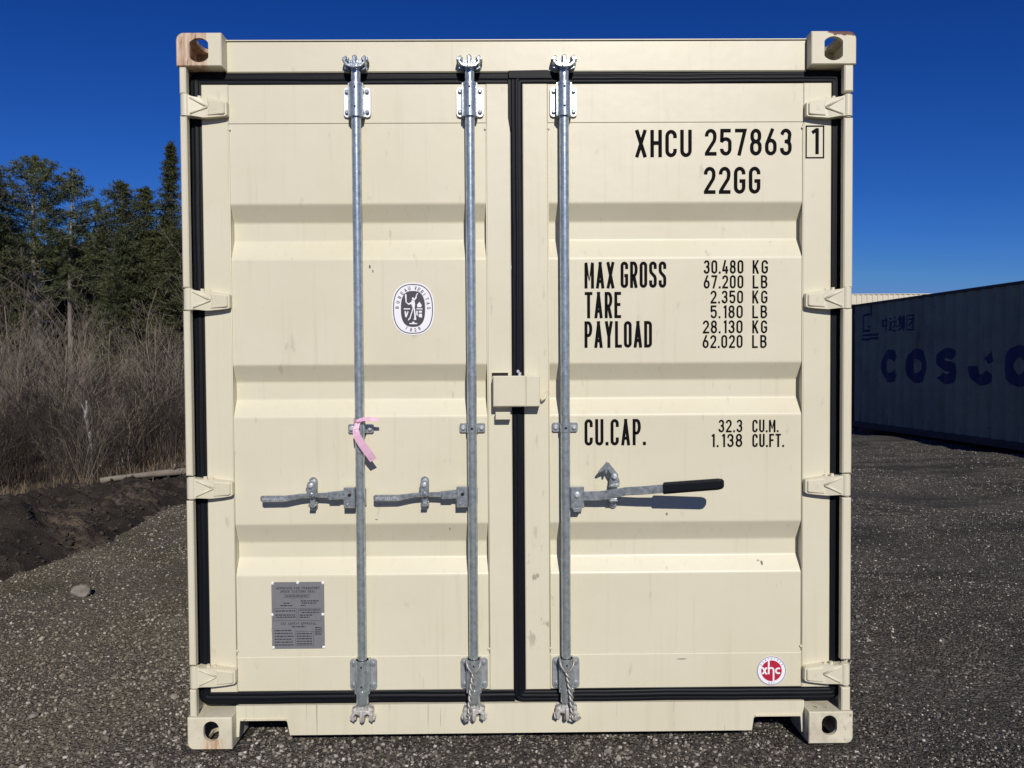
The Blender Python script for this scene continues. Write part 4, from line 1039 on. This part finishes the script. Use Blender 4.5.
TR = [ # px, D, top py, base height, spread, kind, label
 (-6,38,168,1.5,2.0,'dense','dark evergreen cut by the left edge of the picture',1),
 (44,41,158,5.9,2.55,'white','tall airy pine with two stems, highest of the left clump',2),
 (74,42,172,5.6,1.75,'white','slimmer airy pine just right of the tall two stemmed pine',1),
 (93,45,200,5.4,1.9,'white','shorter pine with a pale straight trunk',1),
 (123,40,182,2.6,2.75,'dense','broad bushy evergreen in the middle of the tree line',1),
 (152,41,188,2.8,2.2,'dense','round topped evergreen right of the broad bushy one',1),
 (176,43,146,3.2,1.75,'spire','tall spire topped evergreen beside the container edge',1),
 (204,42,165,3,2.0,'dense','evergreen mostly hidden behind the container corner',1)]
for i, (px, D, tp, base, spread, kind, lab, fk) in enumerate(TR):
    X, Y = at(px, D); conifer(X, Y, zt(tp,D), base, spread, kind, 20+i, lab, .15 if kind == 'white' else .12, fk)
low = [(-32,36,215),(10,46,240),(30,48,232),(58,47,244),(84,48,246),(104,46,236),(134,37,236),(160,38,228),(186,37,232),(8,50,222),(110,52,232),(172,50,215),(228,40,200),(262,42,190),(-60,40,190),(-95,41,200),(300,44,195),(340,44,205),(0,56,238),(44,58,240),(70,55,244),(96,57,240),(146,54,236),(126,60,238)]
lp = None
for i, (px, D, tp) in enumerate(low):
    X, Y = at(px, D)
    lab = 'dark low evergreen among the row filling the gap under the pines'
    if i < 5: o = conifer(X, Y, zt(tp,D), .6, 2.1, 'dense', 41+i, lab, .09, 1, 'low evergreens under the pines'); PR = (globals().get('PR') or [])+[(o, zt(tp,D))]
    else:
        s_, hh = PR[i%5]; o = copy_tree(s_); o.location = (X,Y,-.35); k = zt(tp,D)/hh; o.scale = (1,1,k); o.rotation_euler = (0,0,i*1.7)

# bare shrubs and saplings
def shrub_mesh(kind, seed):
    rr = random.Random(seed); A = MB(); mt = m_twig2 if kind == 'sapling' or seed%3 == 0 else m_twig
    def grow(p, d, L, r, lev):
        n = 4 if lev < 2 else 3; P = [p]; q = p.copy(); dd = d.copy()
        for i in range(n):
            dd = (dd+Vector((rr.gauss(0,.10),rr.gauss(0,.10),rr.gauss(.02,.07)))).normalized(); q = q+dd*(L/n); P.append(q.copy())
        A.tube(P, r, mt, 5 if lev == 0 else 3, rad=[max(.0036, r*(1-.6*i/n)) for i in range(n+1)])
        if lev >= (2 if kind == 'shrub' else 3): return
        m_ = {0: rr.randint(5,8), 1: rr.randint(3,5), 2: rr.randint(2,3)}[lev]
        for k in range(m_):
            t = rr.uniform(.25,1); i0 = min(int(t*n), n-1); b0 = P[i0].lerp(P[i0+1], t*n-i0)
            sd = Vector((rr.gauss(0,1),rr.gauss(0,1),rr.uniform(.1,1.0))).normalized()
            grow(b0, (dd*.75+sd*.75).normalized(), L*rr.uniform(.35,.6), max(.003, r*.45), lev+1)
    if kind == 'shrub':
        for i in range(rr.randint(7,10)):
            a = rr.uniform(0,6.28); b0 = Vector((rr.uniform(-.2,.2),rr.uniform(-.2,.2),-.1))
            grow(b0, Vector((math.cos(a)*rr.uniform(.1,.55), math.sin(a)*rr.uniform(.1,.55), 1)).normalized(), rr.uniform(1.3,2.5), rr.uniform(.008,.015), 0)
    else:
        grow(Vector((0,0,-.1)), Vector((rr.uniform(-.15,.15),rr.uniform(-.15,.15),1)).normalized(), rr.uniform(3.4,4.6), .028, 0)
        grow(Vector((.1,0,-.1)), Vector((rr.uniform(-.4,.4),rr.uniform(-.2,.2),1)).normalized(), rr.uniform(2.5,3.5), .018, 0)
    me = A.build('tmp'); d = me.data; bpy.data.objects.remove(me); return d
SH = [shrub_mesh('shrub', 60+i) for i in range(6)]; SA = [shrub_mesh('sapling', 80+i) for i in range(5)]
rr = random.Random(9)
for i in range(52):
    D = 10.8+14*rr.random()**1.1; px = rr.uniform(-40,200); X, Y = at(px, D)
    o = link('bare_shrub', rr.choice(SH), None, (X,Y,gz(X,Y))); o.rotation_euler = (0,0,rr.uniform(0,6.28)); s_ = rr.uniform(.40,.76)*(D/14)**.8; o.scale = (s_,s_,s_*rr.uniform(.85,1.1))
    tag(o, 'leafless grey brown shrub in the thicket between soil bank and pines', 'shrub', 'leafless shrubs of the thicket')
for i in range(30):
    D = 13+12*rr.random(); px = rr.uniform(-20,195); X, Y = at(px, D)
    o = link('bare_sapling', rr.choice(SA), None, (X,Y,gz(X,Y))); o.rotation_euler = (0,0,rr.uniform(0,6.28)); s_ = rr.uniform(.42,.64)*D/16; o.scale = (s_,s_,s_)
    tag(o, 'thin leafless sapling with pale stems rising out of the thicket', 'sapling', 'leafless saplings of the thicket')
for px, D, k in ((86,9.6,.34),(97,10.3,.42),(72,9.9,.5)):
    X, Y = at(px, D); o = link('bare_shrub', SH[k > .4], None, (X,Y,gz(X,Y)-.1)); o.scale = (k,k,k*1.3); tag(o, 'leafless grey brown shrub in the thicket between soil bank and pines', 'shrub', 'leafless shrubs of the thicket')
# small white birch stem
m_birch = mat('birch_bark', (.50,.47,.43), .8, var=(14,1.,(.06,.05,.045)), bump=[(30,.8,.02,(1,1,1))])
X, Y = at(93, 11.0); A = MB()
A.tube([(0,0,-.2),(.0,0,.5),(-.04,0,.75),(-.08,.0,.92),(-.06,0,1.05),(-.065,0,1.18)], .04, m_birch, 8, rad=[.010,.013,.028,.034,.020,.014])
A.tube([(-.07,0,.95),(-.16,.05,1.12)], .012, m_birch, 5)
tag(A.build('birch_stump', None, (X,Y,gz(X,Y))), 'broken white birch stem standing in the bare thicket', 'tree stump')
# undergrowth thicket seen as one mass
n = 1500; px = r_.uniform(-60,215,n); D = r_.uniform(10,26,n); x = CX+(px-507)/761*D; y = CY+D
tag(blades('undergrowth', x, y, ground_h(x,y)-.02, r_.uniform(.4,1.3,n), r_.uniform(.006,.012,n), m_twig, .8, 12), 'tangle of thin bare stems between the shrubs', 'undergrowth', None, 'stuff')

# ================================================================== DARK CONTAINER ON THE RIGHT
dv = Vector((.10015,-.99497,0)); SO = .22; P0 = Vector((7.19,13.05,.03))-dv*SO; nl = Vector((-.99497,-.10015,0))    # along, and the face normal towards us
c2 = empty('shipping_container', (P0.x-nl.x*1.22+dv.x*6.1, P0.y-nl.y*1.22+dv.y*6.1, P0.z), 0)
tag(c2, 'weathered grey shipping container in shade with dark blue company lettering on its side', 'shipping container')
ca = math.atan2(dv.y, dv.x); c2.rotation_euler = (0,0,ca)      # local +x runs towards the camera, local -y is the visible side
def cosco_mat():
    m = mat('weathered_grey_paint', (.26,.27,.19), .6, var=(1.2,.8,(.15,.16,.12)), bump=[(4,.3,.02,(1,1,1))])
    b = NB(m)
    st = b.math('MULTIPLY', b.rng(b.noise(1,(11,11,.9),4,.6), .56, .68), b.rng(b.noise(1,(2,2,1.5),3), .45, .6))
    c = b.mix(b.math('MULTIPLY', st, .75), b.src(), (.09,.055,.04))
    ch = b.rng(b.noise(5,(1,1,1),6,.75), .64, .69); c = b.mix(b.math('MULTIPLY', ch, .8), c, (.07,.045,.035))
    b.base(c); return m
m_cos = cosco_mat(); m_cosd = mat('dark_rail_paint', (.045,.045,.05), .7, var=(6,.7,(.09,.05,.035)))
m_navy = mat('navy_lettering', (.012,.018,.085), .6, var=(3,.6,(.03,.04,.11)))
L2, Z2 = 6.096, 2.591
def corr(s):           # depth of the corrugation at distance s along the wall: 0 = outer face
    t = (s-.25) % .278
    if t < .072: return 0.
    if t < .140: return .036*(t-.072)/.068
    if t < .210: return .036
    return .036*(1-(t-.210)/.068)
brk = [.25+.278*k+o_ for k in range(-1,44) for o_ in (0,.072,.140,.210)]
brk = [v for v in brk if .2 < v < 12.0]
YW = -1.205            # outer plane of the side sheet (local)
A = MB(); V = []; ss = [.16]+brk+[12.03]
for s_ in ss:
    for z in (.16,2.533): V.append((s_-L2, YW+corr(s_), z))
A.add(V, [(2*i,2*i+2,2*i+3,2*i+1) for i in range(len(ss)-1)], m_cos)
A.build('side_wall', c2)
A = MB(); A.add([(x_, 1.2, z) for x_, z in ((-L2+.16,.16),(L2-.16,.16),(L2-.16,2.5),(-L2+.16,2.5))], [(3,2,1,0)], m_cos)
A.build('side_wall', c2)
for sy in (-1, 1):
    A = MB(); a, b_ = sorted((sy*1.15, sy*1.216)); A.box(-L2+.17, L2-.17, a, b_, 2.535, 2.580, m_cosd); A.box(-L2+.17, L2-.17, a, b_, .045, .158, m_cosd); A.build('side_rail', c2)
    for sx in (-1, 1):
        A = MB(); a2, b2_ = sorted((sx*(L2-.155), sx*(L2-.006))); A.box(a2, b2_, a, b_, .12, 2.47, m_cosd); A.build('corner_post', c2)
        for z0 in (0, Z2-.118):
            A = MB(); a3, b3_ = sorted((sx*(L2-.178), sx*L2)); a4, b4_ = sorted((sy*1.057, sy*1.219))
            A.box(a3, b3_, a4, b4_, z0, z0+.118, m_cosd, bev=.008); A.cyl(((a3+b3_)/2, sy*1.2195, z0+.06), ((a3+b3_)/2, sy*1.2200, z0+.06), .034, m_hole_shade, n=16)
            A.build('corner_casting', c2)
A = MB(); A.box(-L2+.1, L2-.1, -1.14, 1.14, 2.545, 2.552, m_cosd); A.build('roof', c2)
A = MB(); A.box(-L2+.1, L2-.1, -1.14, 1.14, .13, .155, m_wood); A.build('floor', c2)
for sx in (-1, 1):
    A = MB(); a, b_ = sorted((sx*(L2-.05), sx*(L2-.04))); A.box(a, b_, -1.14, 1.14, .08, 2.54, m_cos); A.build('end_wall', c2)
def wall_letters(bmb, name, label):
    """project flat lettering (x = distance along wall, z) onto the corrugation"""
    me = bpy.data.meshes.new(name); me.from_pydata(bmb.v, [], bmb.f)
    bm = bmesh.new(); bm.from_mesh(me)
    for v in bm.verts: v.co.x += SO
    for v_ in brk:
        bmesh.ops.bisect_plane(bm, geom=bm.verts[:]+bm.edges[:]+bm.faces[:], plane_co=(v_,0,0), plane_no=(1,0,0), dist=1e-6)
    for v in bm.verts:
        s_ = v.co.x; v.co = Vector((s_-L2, YW+corr(s_)-.0025+v.co.y, v.co.z))
    bm.normal_update(); bm.to_mesh(me); bm.free(); me.materials.append(m_navy)
    o = link(name, me, c2); o['label'] = label
TH = .185
def cletter(mb, ch, x0, x1, z0, z1):
    w_, h_ = x1-x0, z1-z0; a, b_ = (w_-TH)/2, (h_-TH)/2; cx, cz = (x0+x1)/2, (z0+z1)/2
    if ch == 'O': stroke(mb, arc(cx,cz,a,b_,0,360,36), True, TH, 0, m_navy)
    if ch == 'C': stroke(mb, arc(cx,cz,a,b_,32,328,30), False, TH, 0, m_navy)
    if ch == 'S':
        q = b_/2; stroke(mb, arc(cx,cz+q,a,q,20,90,8)+arc(cx,cz+q,a,q,90,270,14)[1:]+arc(cx,cz-q,a,q,90,-90,14)[1:]+arc(cx,cz-q,a,q,-90,-160,8)[1:], False, TH*.95, 0, m_navy)
    if ch == 'c':     # second C with its upper left painted over
        stroke(mb, arc(cx,cz,a,b_,180,328,18), False, TH, 0, m_navy)
        stroke(mb, arc(cx,cz,a,b_,14,52,8), False, TH*.9, 0, m_navy)
BL = MB(); zo = -.03
for ch, a, c in (('C',.939,1.50),('O',1.713,2.322),('S',2.571,3.10),('c',3.367,3.955),('O',4.136,4.76)): cletter(BL, ch, a, c, 1.02+zo, 1.655+zo)
wall_letters(BL, 'lettering', 'large dark blue company name')
# small Chinese characters drawn as brush-like strokes
CJ = {'中': [((.15,.80),(.85,.80)),((.15,.42),(.85,.42)),((.17,.83),(.17,.39)),((.83,.83),(.83,.39)),((.5,1),(.5,0))],
 '远': [((.38,.92),(.92,.92)),((.30,.66),(1,.66)),((.52,.66),(.48,.40),(.32,.24)),((.72,.66),(.72,.30),(.95,.28),(.95,.40)),((.08,.92),(.18,.80)),((.02,.62),(.18,.62),(.12,.22),(.02,.08)),((.12,.16),(.4,.05),(1,.05))],
 '集': [((.28,1),(.10,.72)),((.22,.88),(.22,.46)),((.5,1),(.55,.9)),((.22,.86),(.9,.86)),((.22,.73),(.85,.73)),((.22,.60),(.85,.60)),((.22,.47),(.95,.47)),((.55,.88),(.55,.47)),((.03,.34),(.97,.34)),((.5,.44),(.5,0)),((.5,.32),(.10,.04)),((.5,.32),(.92,.04))],
 '团': [((.08,.95),(.92,.95)),((.08,.97),(.08,.0)),((.92,.97),(.92,.0)),((.08,.04),(.92,.04)),((.22,.70),(.80,.70)),((.56,.86),(.56,.18),(.44,.20)),((.56,.66),(.24,.28))]}
BL = MB(); x_ = 1.0
for i, (ch, S_) in enumerate(CJ.items()):
    w_, h_ = .245, .29; x0 = .93+i*.268
    for k, P in enumerate(S_): stroke(BL, [(x0+a*w_, 1.965+b_*h_) for a, b_ in P], 0, .030, -.0003*k, m_navy)
wall_letters(BL, 'lettering', 'small dark blue characters above the company name')
BL = MB()   # ship-like mark: mast with pennant above a hull on waves
for k, (P, t_) in enumerate([(((.33,2.34),(.33,1.98)),.06),(((.60,2.60),(.60,2.30)),.07),(((.31,2.33),(.62,2.36)),.045),(((.30,2.02),(.56,2.02)),.05),(((.26,1.93),(.80,1.93)),.045),(((.22,1.86),(.42,1.84),(.60,1.86),(.84,1.86)),.05),(((.44,2.10),(.56,2.10)),.04)]):
    stroke(BL, P, 0, t_, -.0003*k, m_navy)
BL.v = [(a, b_, min(c, 2.525)) for a, b_, c in BL.v]
wall_letters(BL, 'emblem', 'small dark blue ship mark near the far end')

# ================================================================== PALE SHED BEHIND
sh = empty('metal_shed', (24,37.5,0)); tag(sh, 'pale cream corrugated steel shed whose top edge shows behind the dark container', 'shed')
m_shed = mat('pale_siding', (.62,.57,.46), .5, var=(1,.4,(.52,.48,.38)))
A = MB(); P = []; x_ = -13
while x_ < 14: P += [(x_,0),(x_+.10,0),(x_+.14,.035),(x_+.24,.035)]; x_ += .28
A.add([(a, b_, z) for a, b_ in P for z in (-.2,5.02)], [(2*i,2*i+2,2*i+3,2*i+1) for i in range(len(P)-1)], m_shed); A.build('wall', sh)
A = MB(); A.box(-13,-12.96,.04,9,-.2,4.86,m_shed); A.build('wall', sh)
A = MB(); A.box(14,14.04,.04,9,-.2,4.86,m_shed); A.build('wall', sh)
A = MB(); A.box(-13.1,14.2,-.02,.1,5.022,5.06,m_shed); A.box(-13.1,14.2,.101,9.1,5.025,5.05,m_shed); A.build('roof', sh)
